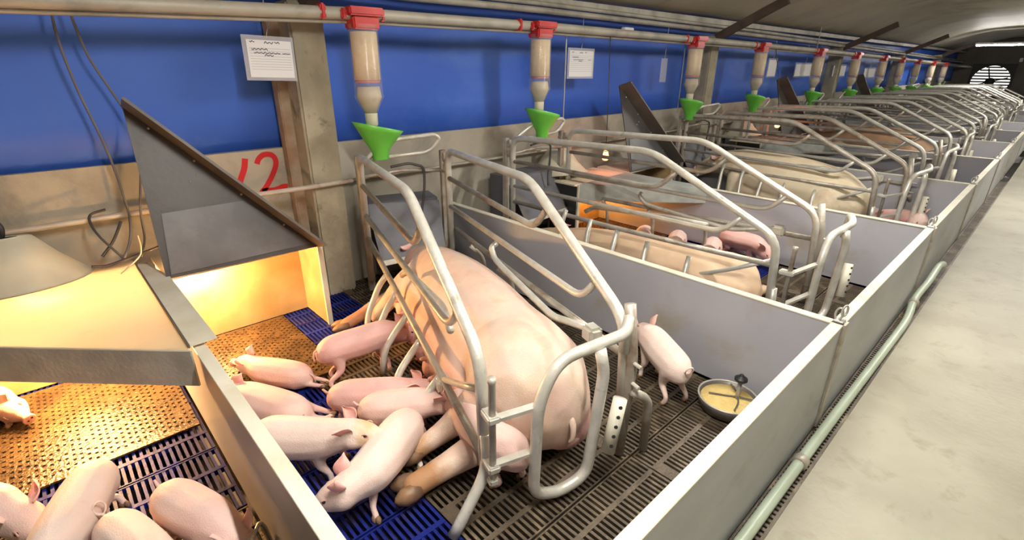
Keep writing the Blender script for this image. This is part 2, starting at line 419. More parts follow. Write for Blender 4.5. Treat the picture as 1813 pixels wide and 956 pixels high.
# pale green hose beside the panels
bm = B(); sweep(bm, smoothpts([(-.318, -1.2, .012), (-.318, 0, .012), (-.317, 1.2, .014), (-.312, 2.1, .014), (-.303, 2.9, .014), (-.300, 3.35, .022), (-.318, 3.62, .06), (-.305, 3.9, .10), (-.305, 4.2, .12), (-.30, 4.38, .09)], 6), .020, 12)
h = thing('hose', 'pale green ribbed hose lying along the foot of the front panels', 'hose')
obj('pipe', bm, 'hose', h, True)
for y, z, x in [(1.75, .014, -.314), (3.58, .052, -.315)]:
    bm = B(); lathe(bm, [(.024, -.02), (.027, -.018), (.027, .018), (.024, .02)], (x, y, z), 14, True, Matrix.Rotation(PI/2, 3, 'X')); obj('coupling', bm, 'galvd', h, True)

# ------------------------------------------------------------------ pipes along the wall
def longpipe(name, label, pts, r, m, n=10, cat='pipe'):
    return tag(obj(name, sweep(B(), pts, r, n), m, None, True), label, cat)
ZP = [(-2.2, 1.565), (0, 1.565), (1.4, 1.60), (3, 1.605), (5, 1.59), (7, 1.575), (9, 1.555), (12, 1.52), (15, 1.48), (23.9, 1.36)]
def zp(y):
    for (a, za), (b, zb) in zip(ZP, ZP[1:]):
        if a <= y <= b: return za+(zb-za)*(y-a)/(b-a)
    return ZP[-1][1]
longpipe('feed_pipe', 'main grey feed pipe carrying the red-capped feeders', [(-2.70, y, z) for y, z in ZP], .030, 'fpipe', 12)
longpipe('support_rod', 'thinner rod running just behind the main feed pipe', [(-2.735, y, z-.034) for y, z in ZP], .013, 'fpipe')
longpipe('conduit', 'upper conduit pipe under the edge of the ceiling', [(-2.88, y, z+.125) for y, z in ZP], .022, 'fpipe')
longpipe('conduit', 'second upper conduit pipe lying against the rafters', [(-2.90, y, z+.172) for y, z in ZP], .018, 'fpipe')
t = tag(obj('purlin', box(B(), -2.98, -2.90, YN, YE, 1.775, 1.825), 'fpipe'), 'long flat eaves beam above the blue curtain', 'beam')
longpipe('wall_rail', 'rusty white rail running along the low wall under the red number', smoothpts([(-3.03, -2.2, .668), (-3.03, .5, .668), (-2.99, .80, .675), (-2.865, 1.02, .70), (-2.865, 1.36, .70)], 4), .014, 'rail')
longpipe('wall_rail', 'grey water pipe along the wall behind the crate fronts', [(-3.05, 1.28, .66), (-3.05, 6, .66), (-3.05, 23.9, .64)], .012, 'galvd')
# hanging strap rods
for i, (x, y, z0, z1, lab) in enumerate([(-2.85, 8.95, 1.58, 2.02, 'thin rod from ceiling to feed pipe over the fourth crate'),
                                         (-2.80, 3.2, .95, 1.60, 'thin vertical wire just right of the second feeder'), (-2.80, 5.0, .9, 1.58, 'thin vertical wire left of the third feeder')]):
    tag(obj('hanging_rod', sweep(B(), [(x, y, z0), (x, y, z1)], .006, 6), 'wire'), lab, 'rod')

# ------------------------------------------------------------------ feeders and green funnels
def feeder(loc, label):
    t = thing('feed_dispenser', label, 'feeder', loc, 0, 'tube feeders hanging from the feed pipe')
    bm = B(); box(bm, -.075, .075, -.10, .10, -.012, .030); box(bm, -.055, .055, -.075, .075, -.075, -.012); box(bm, -.045, .045, -.13, -.10, -.03, .02); box(bm, -.03, .03, .10, .13, -.03, .0); bevel(bm, .008, 2)
    obj('red_cap', bm, 'red', t)
    obj('pipe_collar', bevel(box(B(), -.036, .036, -.235, -.205, -.036, .036), .008, 2), 'red', t)
    obj('clear_tube', lathe(B(), [(.078, -.05), (.078, -.40), (.082, -.405), (.082, -.418), (.078, -.42), (.034, -.505)], n=24, cap=False), 'clear', t, True)
    obj('feed_column', lathe(B(), [(.070, -.085), (.070, -.325)], n=20), 'feed', t, True)
    obj('float_disc', lathe(B(), [(.066, -.327), (.066, -.34)], n=20), 'pinkd', t, True)
    obj('feed_residue', lathe(B(), [(.060, -.36), (.068, -.415), (.030, -.500)], n=20), 'feedlow', t, True)
    obj('spout', lathe(B(), [(.034, -.50), (.036, -.505), (.034, -.565), (.030, -.57)], n=16), 'spout', t, True)
    return t
def funnel(loc, label):
    t = thing('feed_funnel', label, 'funnel', loc, 0, 'green plastic funnels under the feeders')
    n = 24; bm = B(); prof = [(.150, 1.0), (.130, .8), (.095, .42), (.055, .0), (.048, -.25)]
    for th, rev in ((0, False), (.004, True)):
        rings = []
        for (r, f) in prof:
            ring = []
            for k in range(n):
                a = 2*PI*k/n; zt = .135-.035*math.sin(a); z = zt*f if f > 0 else (.20*f)
                ring.append(bm.verts.new(((r-th)*math.cos(a)*.8, (r-th)*math.sin(a), z)))
            rings.append(ring)
        for a_, b_ in zip(rings, rings[1:]):
            for k in range(n):
                f_ = (a_[k], a_[(k+1) % n], b_[(k+1) % n], b_[k]); bm.faces.new(f_ if not rev else f_[::-1])
        if not rev: top = rings[0]
        else:
            for k in range(n): bm.faces.new((top[k], rings[0][k], rings[0][(k+1) % n], top[(k+1) % n]))
    obj('cone', bm, 'gfun', t, True)
    return t
FY = [1.44, 2.81, 5.03, 6.60, 8.65, 10.5, 12.3, 13.8, 15.4, 17.2, 19.0]
ordn = ['nearest', 'second', 'third', 'fourth', 'fifth', 'sixth', 'seventh', 'eighth', 'ninth', 'tenth', 'eleventh', 'farthest']
for i, y in enumerate(FY):
    z = zp(y)
    lab = ordn[i]+' feeder tube of tan feed under a red cap'+[', beside the concrete post', ', left of the second record card', ', in front of the concrete post', ', right of the post'][min(i, 3)] if i < 4 else ordn[i]+' red-capped feeder tube counting from the camera'
    fl_ = ordn[i]+' green funnel from the camera, under the '+ordn[i]+' feeder'
    if i == 0:
        f0 = feeder((-2.70, y, z), lab); g0 = funnel((-2.69, y+.03, z-.71), fl_)
    else:
        dup(f0, (-2.70, y, z), None, lab); dup(g0, (-2.69, y+.03, z-.71), None, fl_)

# ------------------------------------------------------------------ record cards
def card(x, y0, y1, z0, z1, rot, label, lines=True, wire=True, up_=.20):
    w, h = y1-y0, z1-z0
    t = thing('record_card', label, 'card', (x, (y0+y1)/2, (z0+z1)/2), 0, 'paper record cards hanging from the pipes')
    t.rotation_euler = (rot, 0, 0)
    obj('plastic_sleeve', box(B(), -.002, .002, -w/2, w/2, -h/2, h/2), 'sleeve', t)
    obj('paper_sheet', box(B(), .0025, .0035, -w/2+.02, w/2-.012, -h/2+.015, h/2-.02), 'paper', t)
    if lines:
        bm = B()
        for k in range(9): z = h/2-.06-k*(h-.1)/9; box(bm, .0036, .0040, -w/2+.03, w/2-.02, z, z+.0022)
        obj('ruled_lines', bm, 'rule', t)
        bm = B()
        def scr(y, z, n, s, am):
            pts = [(.0042, y+k*s, z+am*math.sin(k*2.4+y*40)*random.uniform(.4, 1)) for k in range(n)]
            stroke(bm, smoothpts(pts, 3), .0035, (1, 0, 0), .0003)
        scr(-w*.36, h*.36, 5, .006, .004); scr(-w*.08, h*.35, 7, .007, .007); scr(w*.12, h*.36, 5, .006, .006)
        scr(-w*.34, h*.20, 12, .007, .006); scr(-w*.30, h*.12, 18, .0075, .004); scr(w*.25, h*.12, 6, .008, .001); scr(-w*.1, h*.07, 7, .007, .005)
        obj('handwriting', bm, 'ink', t)
    if wire:
        bm = B(); sweep(bm, smoothpts([(0, -.005, h/2-.01), (.0, .005, h/2+.03), (.0, .022, h/2+.045), (0, .018, h/2+.07), (0, 0, h/2+.065), (0, .004, h/2+.13), (0, .004, h/2+up_)], 5), .0025, 5)
        obj('wire_hook', bm, 'wire', t, True)
    return t
card(-2.86, .868, 1.118, 1.275, 1.485, -.03, 'white ruled record card with handwriting hanging left of the near concrete post')
card(-2.90, 3.34, 3.68, 1.25, 1.485, -.01, 'white card in a plastic sleeve right of the second feeder', True, up_=.23)
card(-2.93, 7.45, 7.75, 1.21, 1.45, 0, 'small shiny card right of the fourth feeder', False, up_=.25)
card(-2.93, 8.45, 9.25, 1.20, 1.40, 0, 'wide white card between the fourth and fifth feeders', False, up_=.27)
card(-2.93, 10.2, 10.9, 1.18, 1.38, 0, 'white card hanging by the sixth feeder', False, up_=.28)
card(-2.93, 12.1, 12.9, 1.14, 1.33, 0, 'distant white card by the seventh feeder', False, up_=.30)
tg_ = obj('hanging_tag', box(B(), -2.9, -2.897, 4.75, 4.86, 1.20, 1.42), 'sleeve'); obj('wire_hook', sweep(B(), [(-2.8985, 4.805, 1.41), (-2.89, 4.805, 1.70)], .003, 5), 'wire', tg_); tag(tg_, 'narrow clear sleeve hanging left of the third feeder', 'tag')
tag(obj('pipe_clip', bevel(box(B(), -2.86, -2.82, 3.98, 4.12, 1.63, 1.66), .005), 'white'), 'small white clip on the upper conduit past the second feeder', 'clip')

# ------------------------------------------------------------------ nest boxes
def rotp(p, h0, h1, ang):
    a = (Vector(h1)-Vector(h0)).normalized(); return Vector(h0)+Quaternion(a, ang) @ (Vector(p)-Vector(h0))
def nest(yp, sgn, opened, label, lidlabel, detail=True):
    """yp: partition face, sgn: +1 nest extends to +y, -1 to -y"""
    t = thing('nest_box', label, 'nest box', (0, yp, 0), 0, 'heated piglet nest boxes by the wall')
    Y = lambda v: sgn*v
    def bx(x0, x1, a, b, z0, z1): a, b = sorted((Y(a), Y(b))); return box(B(), x0, x1, a, b, z0, z1)
    obj('back_board', bx(-2.815, -2.80, 0.0, .70, 0.005, .455), 'nest', t)
    e = obj('end_board', bx(-2.80, -2.505, .675, .69, 0.005, .455), 'nest' if sgn > 0 else 'black', t)
    obj('edge_strip', bx(-2.512, -2.497, .670, .696, 0.005, .47), 'cream', e)
    obj('top_board', bx(-2.90, -2.535, 0.0, .70, .457, .470), 'lid', t)
    h0, h1 = Vector((-2.53, Y(.0), .47)), Vector((-2.50, Y(.68), .47))
    tip = Vector((-1.775, Y(-.005), .47))
    big = Vector((-2.0, Y(-.01), .47))
    ang = -1.87*sgn if opened else 0
    if sgn < 0: ang = -ang; ang = -ang
    R_ = lambda p: rotp(p, h0, h1, ang)
    th = .008
    pts = [h0, h1, tip]
    if sgn < 0: pts = pts[::-1]
    up_ = Vector((0, 0, 1))
    bm = B(); lo = [bm.verts.new(R_(p)) for p in pts]; hi = [bm.verts.new(R_(p+up_*th)) for p in pts]
    bm.faces.new(lo); bm.faces.new(hi[::-1])
    for i in range(3): j = (i+1) % 3; bm.faces.new((lo[i], hi[i], hi[j], lo[j]))
    bmesh.ops.recalc_face_normals(bm, faces=bm.faces[:])
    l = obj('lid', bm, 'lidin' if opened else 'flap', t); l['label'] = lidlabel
    # flange along the diagonal front edge
    d = (tip-h1).normalized(); nrm = Vector((-d.y, d.x, 0))*(.006)
    q = [h1, tip, tip-up_*.125, h1-up_*.125]
    bm = B(); a_ = [bm.verts.new(R_(p+nrm)) for p in q]; b_ = [bm.verts.new(R_(p-nrm)) for p in q]
    bm.faces.new(a_); bm.faces.new(b_[::-1])
    for i in range(4): j = (i+1) % 4; bm.faces.new((a_[i], b_[i], b_[j], a_[j]))
    bmesh.ops.recalc_face_normals(bm, faces=bm.faces[:])
    obj('lid_flange', bm, 'lidedge' if opened else 'flap', l)
    if detail and opened:
        bm = B()
        for f in ((.08, .03), (.30, .03), (.55, .03), (.8, .03), (.1, .2), (.25, .12)):
            p = tip.lerp(h1, f[0]).lerp((h0+h1)/2, f[1]*2)
            bmesh.ops.create_icosphere(bm, subdivisions=1, radius=.006, matrix=Matrix.Translation(R_(p-up_*.002)))
        obj('rivet', bm, 'wire', l)
        bm = B(); mid = h0.lerp(tip, .38); m2 = h1.lerp(tip, .38)
        qq = [R_(h0.lerp(tip, .02)-up_*.002+Vector((0, Y(.02), 0))), R_(h1.lerp(tip, .03)-up_*.002-Vector((0, Y(.02), 0))), R_(m2-up_*.002-Vector((0, Y(.05), 0))), R_(mid-up_*.002+Vector((0, Y(.04), 0)))]
        prism(bm, qq, .0025 if sgn > 0 else -.0025); bb = obj('lining_patch', bm, mat('grey_lining', (.09, .088, .092), (.16, .155, .155), 4, .4, .1, spots=(.10, .095, .09), sscale=6), l)
    return t
def heat_lamp(loc, label, r=.035, power=None, mt='bulb', spot=False):
    t = thing('heat_lamp', label, 'lamp', loc, 0, 'infrared heat lamps')
    bm = lathe(B(), [(.012, .055), (.018, .04), (.022, .02), (r, -.005), (r*.98, -.02), (r*.6, -.034), (.004, -.037)], n=16); P_ = power or HEAT_W
    if mt == 'bulb':
        mt = mat('heat_bulb_glass', (1, .6, .3), emit=(HEAT_C if P_ > 12 else (1, .40, .09), P_*28))
    obj('bulb', bm, mt, t, True)
    if mt == 'bulbr': obj('flex', sweep(B(), [(0, 0, .05), ((-2.70-loc[0])*.4, 0, .5), (-2.70-loc[0], 0, 1.575-loc[2])], .004, 6), 'cord', t, True)
    obj('socket', lathe(B(), [(.016, .03), (.018, .045), (.010, .055)], n=12), 'black', t, True)
    return t
FACE = .021
# near left pen: closed cream lid, bigger than the others (its left part leaves the frame)
t = thing('nest_box', 'near left nest box under a bright cream lid with a grey front flap', 'nest box', (0, 0, 0), 0, 'heated piglet nest boxes by the wall')
bm = prism(B(), [(-2.90, -.62, .463), (-2.53, -.55, .463), (-1.775, .205, .463), (-2.90, .205, .463)], .008); l = obj('lid', bm, 'lidglow', t); l['label'] = 'cream lid glowing under the heat lamp'
d = Vector((-1.775+2.53, .755, 0)).normalized(); nn = Vector((-d.y, d.x, 0))*.004
a, b = Vector((-2.53, -.55, .470)), Vector((-1.775, .205, .470))
bm = B(); q = [a, b, b-Vector((-.0, .0, .135)), a-Vector((0, 0, .135))]; va = [bm.verts.new(p+nn) for p in q]; vb = [bm.verts.new(p-nn) for p in q]
bm.faces.new(va); bm.faces.new(vb[::-1])
for i in range(4): j = (i+1) % 4; bm.faces.new((va[i], vb[i], vb[j], va[j]))
bmesh.ops.recalc_face_normals(bm, faces=bm.faces[:]); obj('lid_flap', bm, 'flap', l)
bm = prism(B(), [(-2.78, .210, .474), (-1.80, .210, .474), (-1.80, .292, .474), (-2.53, .292, .474), (-2.78, .25, .474)], .006); obj('edge_board', bm, 'cream', t)
bm = box(B(), -2.78, -1.80, .203, .209, .47, .484); obj('edge_lip', bm, 'lidedge', t)
obj('back_board', box(B(), -2.83, -2.815, -.62, .20, .005, .455), 'nest', t)
nest(PY[1]+FACE+.02, 1, True, 'open nest box in the first crate pen with its grey lid raised against the curtain', 'raised dark grey triangular lid')
nest(PY[3]-FACE, -1, False, 'closed nest box glowing orange behind the second crate', 'grey closed lid')
nest(PY[3]+FACE+.02, 1, True, 'open nest box behind the second crate with lid raised below the third feeder', 'raised grey lid')
nest(PY[5]-FACE, -1, False, 'closed nest box behind the fourth crate', 'grey closed lid', False)
nest(PY[5]+FACE+.02, 1, True, 'open nest box behind the fourth crate with raised lid', 'raised grey lid', False)
nest(PY[7]+FACE+.02, 1, True, 'distant open nest box, raised lid by the fifth feeder', 'raised grey lid', False)

heat_lamp((-2.60, -.12, .395), 'heat lamp hidden under the near left cream lid, gilding the mat', power=62)
heat_lamp((-2.82, -.19, .525), 'heat lamp under the cream dome at the left edge', power=2)
heat_lamp((-2.68, .38, .43), 'heat lamp inside the open nest box, blazing on its back board', power=46)
heat_lamp((-2.64, 3.50, .36), 'heat lamp inside the closed nest behind the second crate', power=6)
heat_lamp((-2.66, 3.62, .62), 'small glowing red lamp above the closed nest behind the second crate', .03, 1.2, 'bulbr')
heat_lamp((-2.5, 7.0, .66), 'small glowing red lamp above the cream sow\'s back', .03, 2.0, 'bulbr')

def dome(loc, label):
    t = thing('lamp_dome', label, 'lamp cover', loc, 0, 'cream lamp covers on the nests')
    bm = B(); n = 26; prof = [(.05, .20), (.095, .195), (.16, .10), (.25, .0), (.262, -.004)]
    for th, rev in ((0, 0), (.006, 1)):
        rings = []
        for (r, z) in prof:
            rings.append([bm.verts.new((max((r-th)*math.cos(2*PI*k/n), -.17)*1.0, (r-th)*math.sin(2*PI*k/n), z-th+.03*math.cos(2*PI*k/n)*(1 if r > .2 else .3))) for k in range(n)])
        for a_, b_ in zip(rings, rings[1:]):
            for k in range(n):
                f_ = (a_[k], a_[(k+1) % n], b_[(k+1) % n], b_[k]); bm.faces.new(f_[::-1] if rev else f_)
        bm.faces.new(rings[0] if not rev else rings[0][::-1])
    obj('cover', bm, 'dome', t, True)
    bm = B(); sweep(bm, smoothpts([(0, 0, .20), (0, .01, .24), (-.01, .0, .27)]), .012, 8); obj('neck', bm, 'black', t, True)
    return t
d0 = dome((-2.91, -.20, .475), 'cream cone-shaped lamp cover on the near left nest by the wall')
dup(d0, (-2.91, 3.28, .49), None, 'cream cone-shaped lamp cover on the nest behind the second crate')
dup(d0, (-2.91, 6.9, .50), None, 'small cream lamp cover behind the cream sow')

# cords
def cord(pts, r, label, m='cord', cat='cord'):
    return tag(obj('cord', sweep(B(), smoothpts(pts, 6), r, 6), m, None, True), label, cat, 'cords by the near nest')
cord([(-2.96, .20, 1.62), (-3.0, .19, 1.45), (-3.03, .205, 1.25), (-3.03, .235, 1.05), (-3.02, .25, .90), (-3.0, .252, .78), (-2.98, .25, .66), (-2.93, .22, .56), (-2.88, .17, .49)], .006, 'grey cord hanging down the blue curtain, left one of two', 'gcord')
cord([(-2.95, .25, 1.62), (-3.0, .26, 1.50), (-3.02, .28, 1.37), (-3.03, .33, 1.22), (-3.0, .37, 1.08), (-2.98, .36, .95), (-2.96, .30, .70), (-2.93, .28, .56), (-2.87, .24, .49)], .006, 'grey cord hanging down the blue curtain, right one of two', 'gcord')
cord([(-2.86, .18, .49), (-2.90, .12, .60), (-2.95, .10, .66), (-2.99, .11, .70), (-2.99, .17, .715)], .006, 'short black cord end curling over the white wall rail')
cord([(-2.84, .05, .50), (-2.84, .10, .49), (-2.84, .17, .50), (-2.84, .24, .515), (-2.84, .31, .53), (-2.80, .33, .56)], .007, 'knotted black cord lying on the back of the cream lid')
cord([(-2.90, .10, .52), (-2.92, .16, .58), (-2.94, .21, .66)], .007, 'thick black cord leaning up behind the cream lid')
cord([(-2.86, .25, .60), (-2.83, .24, .52), (-2.78, .17, .478), (-2.73, .14, .475)], .0035, 'thin tan cord trailing onto the cream lid', 'spout')

# ------------------------------------------------------------------ farrowing crates
def crate(ox, oy, ang, Wd, label, mir=1, L=1.80, far=False, shade='galv', hi=False, gopen=0):
    t = thing('farrowing_crate', label, 'crate', (ox, oy, 0), -ang, 'tubular steel farrowing crates')
    h = Wd/2; hz = .08 if hi else 0; n = 8 if far else 12; s2 = L/1.8
    for s in (-1, 1):
        v = s*h
        fp = obj('front_post', bevel(box(B(), -.10, -.06, v*.98-.02, v*.98+.02, .0, .86), .004, 1), 'galvd', t)
        if not far:
            bm = B(); box(bm, -.115, -.02, v*.98-.008, v*.98+.008, .80, .815); box(bm, -.115, -.02, v*.98-.008, v*.98+.008, .73, .745)
            for z in (.82, .75): box(bm, -.05, -.03, v*.98-.012, v*.98+.012, z-.02, z+.03)
            obj('bolt_bracket', bevel(bm, .003, 1), 'galvd', fp)
        tr = obj('top_rail', tube(B(), [(0, v, .10), (-.0, v, .868), (1.085*s2, v, .900), (1.80*s2, v, .560), (1.83*s2, v, .12)], .0205, .09, n), shade, t, True)
        obj('upper_rail', tube(B(), [(0, v, .70), (1.14*s2, v, .70), (1.24*s2, v, .805)], .0145, .08, n), 'galvd', t, True)
        obj('middle_rail', tube(B(), [(0, v, .52), (1.53*s2, v, .53), (1.63*s2, v, .645)], .0145, .08, n), 'galv', t, True)
        zl = (.38, .29, .20) if s*mir < 0 else (.36, .375, .40)
        vl = v+.034*mir if s*mir > 0 else v
        if hi and s*mir < 0: zl = (.40, .40, .42)
        obj('low_rail', tube(B(), [(0, vl, zl[0]), (.9*s2, vl, zl[1]), (1.81*s2, vl, zl[2])], .015, .05, n), 'galvd', t, True)
        if s*mir > 0:
            obj('adjusting_bar', tube(B(), [(.66*s2, v+mir*.03, .47), (.67*s2, v-mir*.005, .455), (.72*s2, v-mir*.008, .41), (.80*s2, v-mir*.010, .40), (1.34*s2, v-mir*.010, .36), (1.60*s2, v+mir*.01, .425)], .0155, .05, n), 'galv', t, True)
            obj('bar_clamp', bevel(box(B(), 1.58*s2, 1.65*s2, v-.03, v+.03, .385, .45), .012, 2), 'galv', t)
            obj('rear_post', tube(B(), [(1.80*s2, v+.012*mir, .62), (1.84*s2, v+.012*mir, .42), (1.82*s2, v+.012*mir, .01)], .020, .05, n), 'galvd', t, True)
            obj('rear_foot', tube(B(), [(1.86*s2, v+.01*mir, .31), (1.86*s2, v+mir*.09, .25), (1.84*s2, v+mir*.11, .005)], .0165, .07, n), 'galvd', t, True)
            for u in (.35, .75, 1.15):
                obj('piglet_guard', tube(B(), [(u*s2, v, .36), (u*s2, v+mir*.08, .28), (u*s2, v+mir*.10, .01)], .013, .07, n), 'galvd', t, True)
        else:
            obj('adjusting_bar', tube(B(), [(.62*s2, v+mir*.05, .36+hz), (.68*s2, v+mir*.07, .40+hz), (1.2*s2, v+mir*.08, .44+hz), (1.44*s2, v+mir*.03, .46+hz)], .0145, .05, n), 'galvd', t, True)
            obj('rear_foot', tube(B(), [(1.83*s2, v, .30), (1.84*s2, v, .17), (1.88*s2, v-mir*.09, .07), (1.89*s2, v-mir*.14, .0)], .0185, .07, n), 'galv', t, True)
            for (u, z, du) in ((.50, .33, .07), (.71, .31, .08), (.91, .285, .04), (1.12, .262, .07), (1.38, .24, .08)):
                obj('piglet_guard', tube(B(), [(u*s2, v, z+hz*1.3), (u*s2+.01, v-mir*.05, z-.05+hz), (u*s2+du*.7, v-mir*.13, .14), (u*s2+du, v-mir*.15, .03)], .0155, .08, n), 'galv', t, True)
            obj('bar_clamp', bevel(box(B(), 1.37*s2, 1.44*s2, v-.028, v+.028, .19, .245), .010, 2), 'galv', t)
            obj('cross_link', tube(B(), [(1.40*s2, v, .235), (1.60*s2, v+mir*.01, .33), (1.79*s2, v, .44)], .012, .05, n), 'galv', t, True)
            hp = obj('hinge_pin', lathe(B(), [(.011, .17), (.011, .52), (.013, .525), (.013, .54)], (1.885*s2, v-.0, 0), 10), 'galvd', t, True)
            for z in (.40, .215): obj('pin_bracket', bevel(box(B(), 1.84*s2, 1.905*s2, v-.020, v+.020, z-.012, z+.012), .005, 2), 'galv', t)
            obj('pin_nut', bevel(box(B(), 1.87*s2, 1.90*s2, v-.016, v+.016, .152, .175), .005, 2), 'galv', t)
    m = mir; g = 1.90*s2; gl = m*(h-.385); gr = m*(h-.15); ca, sa = math.cos(gopen), math.sin(gopen); py = -m*h
    def G(p):
        x, y, z = p; dx, dy = x-g+.015, y-py
        return Vector((g-.015+dx*ca+dy*sa*m, py+dy*ca-dx*sa*m, z))
    obj('rear_gate', tube(B(), [G(p) for p in ((1.83*s2, m*(h-.02), .46), (1.83*s2, m*(h-.012), .595), (1.87*s2, m*(h-.05), .56), (g-.02, gl+m*.075, .535), (g, gl, .42), (g, gl-m*.01, .06), (g, gl+m*.09, .025), (g, gr-m*.04, .06), (g, gr, .46), (g-.01, gr-m*.015, .54))], .0195, .075, n), 'galv', t, True)
    for z in (.395, .225):
        c_ = [G(p) for p in ((g-.028, py, z-.006), (g-.002, py, z-.006), (g-.002, gl+m*.005, z-.006), (g-.028, gl+m*.005, z-.006))]
        obj('hinge_plate', prism(B(), c_ if m > 0 else c_[::-1], .012), 'galv', t)
    # perforated adjusting tube
    c0, c1 = G((g+.012, m*(h-.085), .345)), G((g+.035, m*(h-.135), .165)); dr = (c1-c0).normalized()
    pt = obj('perforated_tube', sweep(B(), [c0, c1], .024, 12), 'cream', t, True)
    if not far:
        bm = B(); side = Vector((1, 0, 0)); side = (side-dr*side.dot(dr)).normalized(); side = (side+Vector((0, -.5*m, 0))).normalized()
        for k in range(5):
            p = c0.lerp(c1, .1+.18*k)+side*.0235
            lathe(bm, [(.0065, -.001), (.0065, .0012)], p, 10, True, side.to_track_quat('Z', 'Y').to_matrix())
        lathe(bm, [(.015, -.001), (.015, .001)], c1+dr*.001, 12, True, dr.to_track_quat('Z', 'Y').to_matrix())
        obj('adjusting_hole', bm, 'dark', pt)
        bm = B(); lathe(bm, [(.007, -.03), (.007, .04)], (g-.05, m*(h+.01), .42), 8, True, Matrix.Rotation(PI/2, 3, 'Y')); lathe(bm, [(.007, -.03), (.007, .04)], (g-.05, m*(h+.01), .34), 8, True, Matrix.Rotation(PI/2, 3, 'Y'))
        obj('bolt', bm, 'galv', t)
    # front arch and trough
    obj('front_arch', tube(B(), [(-.05, -h+.02, .80), (-.03, -h+.06, .86), (-.02, -.09, .945), (-.03, h-.07, .965), (-.03, h-.035, .94), (-.05, h-.10, .86), (-.05, -h+.06, .84)], .0125, .06, n), 'galv', t, True)
    obj('front_crossbar', tube(B(), [(-.06, -h, .735), (-.06, 0, .76), (-.06, h, .735)], .010, .05, n), 'galvd', t, True)
    tg = obj('feed_trough', prism(B(), [(-.10, -h+.03, .56), (-.10, h-.04, .54), (.09, h-.07, .27), (.09, -h+.05, .25)], .006), 'steel', t)
    bm = B(); prism(bm, [(.09, -h+.05, .25), (.09, h-.07, .27), (.10, h-.07, .24), (.10, -h+.05, .22)], .005)
    obj('trough_lip', bm, 'galv', tg)
    bm = box(B(), -.30, -.10, -h+.04, h-.05, .10, .56); obj('trough_bin', bm, 'steel', tg)
    if not far:
        bm = B(); sweep(bm, smoothpts([(-.05, -.08, .785), (-.04, .02, .80), (-.03, .07, .79), (-.02, .11, .77), (-.02, .115, .70), (-.02, .105, .60), (-.01, .085, .52), (.0, .08, .46)]), .008, 8)
        obj('drinker_pipe', bm, 'cord', t, True)
    return t
crate(-2.62, 1.59, .305, .53, 'nearest farrowing crate, holding the large sow lying on her side')
crate(-2.70, 2.86, -.02, .64, 'second farrowing crate, behind the first grey partition', 1, 1.88, hi=True, gopen=.20)
crate(-2.69, 5.42, .142, .63, 'third farrowing crate, around the upright cream sow', 1, 1.85, shade='galvd', hi=True, gopen=.18)
clb = ['fourth farrowing crate, with pale rails, just past the cream sow', 'fifth farrowing crate from the camera', 'sixth farrowing crate from the camera', 'seventh farrowing crate from the camera',
       'eighth farrowing crate from the camera', 'ninth farrowing crate from the camera', 'tenth farrowing crate from the camera', 'farthest farrowing crate, near the end wall']
c4 = crate(-2.71, 6.95, .04, .56, clb[0], 1, 1.84, True, gopen=.2)
c5 = crate(-2.70, 8.95, .142, .60, clb[1], 1, 1.85, True)
for k, (y, src) in enumerate([(10.45, c4), (12.45, c5), (13.95, c4), (15.95, c5), (17.5, c4), (19.5, c5)]):
    dup(src, (-2.70, y, 0), None, clb[k+2])

# ------------------------------------------------------------------ animals
def organic(name, chains, voxel, smooth, m, parent, off):
    """one continuous body surface grown from chains of [x, y, z, r]"""
    bm = B(); off = Vector(off)
    tmpl = bmesh.new(); bmesh.ops.create_icosphere(tmpl, subdivisions=2, radius=1); tv = [v.co.copy() for v in tmpl.verts]; tf = [[v.index for v in f.verts] for f in tmpl.faces]; tmpl.free()
    V = []; F = []
    for ch in chains:
        p = [Vector((*c[:3], c[3])) for c in ch]
        def cr(i, t):
            a, b, c, d = p[max(i-1, 0)], p[i], p[i+1], p[min(i+2, len(p)-1)]
            return .5*((2*b)+(c-a)*t+(2*a-5*b+4*c-d)*t*t+(3*b-a-3*c+d)*t**3)
        for i in range(len(p)-1):
            ln = (p[i+1].xyz-p[i].xyz).length; k = max(1, int(ln/(min(p[i].w, p[i+1].w)*.16)))
            for j in range(k+(i == len(p)-2)):
                q = cr(i, j/k); c = Vector(q[:3])-off; o = len(V)
                V += [c+x*q[3] for x in tv]; F += [[o+x for x in f] for f in tf]
    me = bpy.data.meshes.new('t'); me.from_pydata(V, [], F)
    ob = link(bpy.data.objects.new('t', me))
    r = ob.modifiers.new('r', 'REMESH'); r.mode = 'VOXEL'; r.voxel_size = voxel; r.use_smooth_shade = True
    s = ob.modifiers.new('s', 'SMOOTH'); s.factor = .5; s.iterations = smooth
    dg = bpy.context.evaluated_depsgraph_get(); dg.update()
    nm = bpy.data.meshes.new_from_object(ob.evaluated_get(dg)); nm.name = name
    bpy.data.objects.remove(ob); bpy.data.meshes.remove(me)
    nm.materials.clear(); nm.materials.append(M[m]); nm.polygons.foreach_set('use_smooth', [True]*len(nm.polygons))
    o = link(bpy.data.objects.new(name, nm)); o.parent = parent
    return o
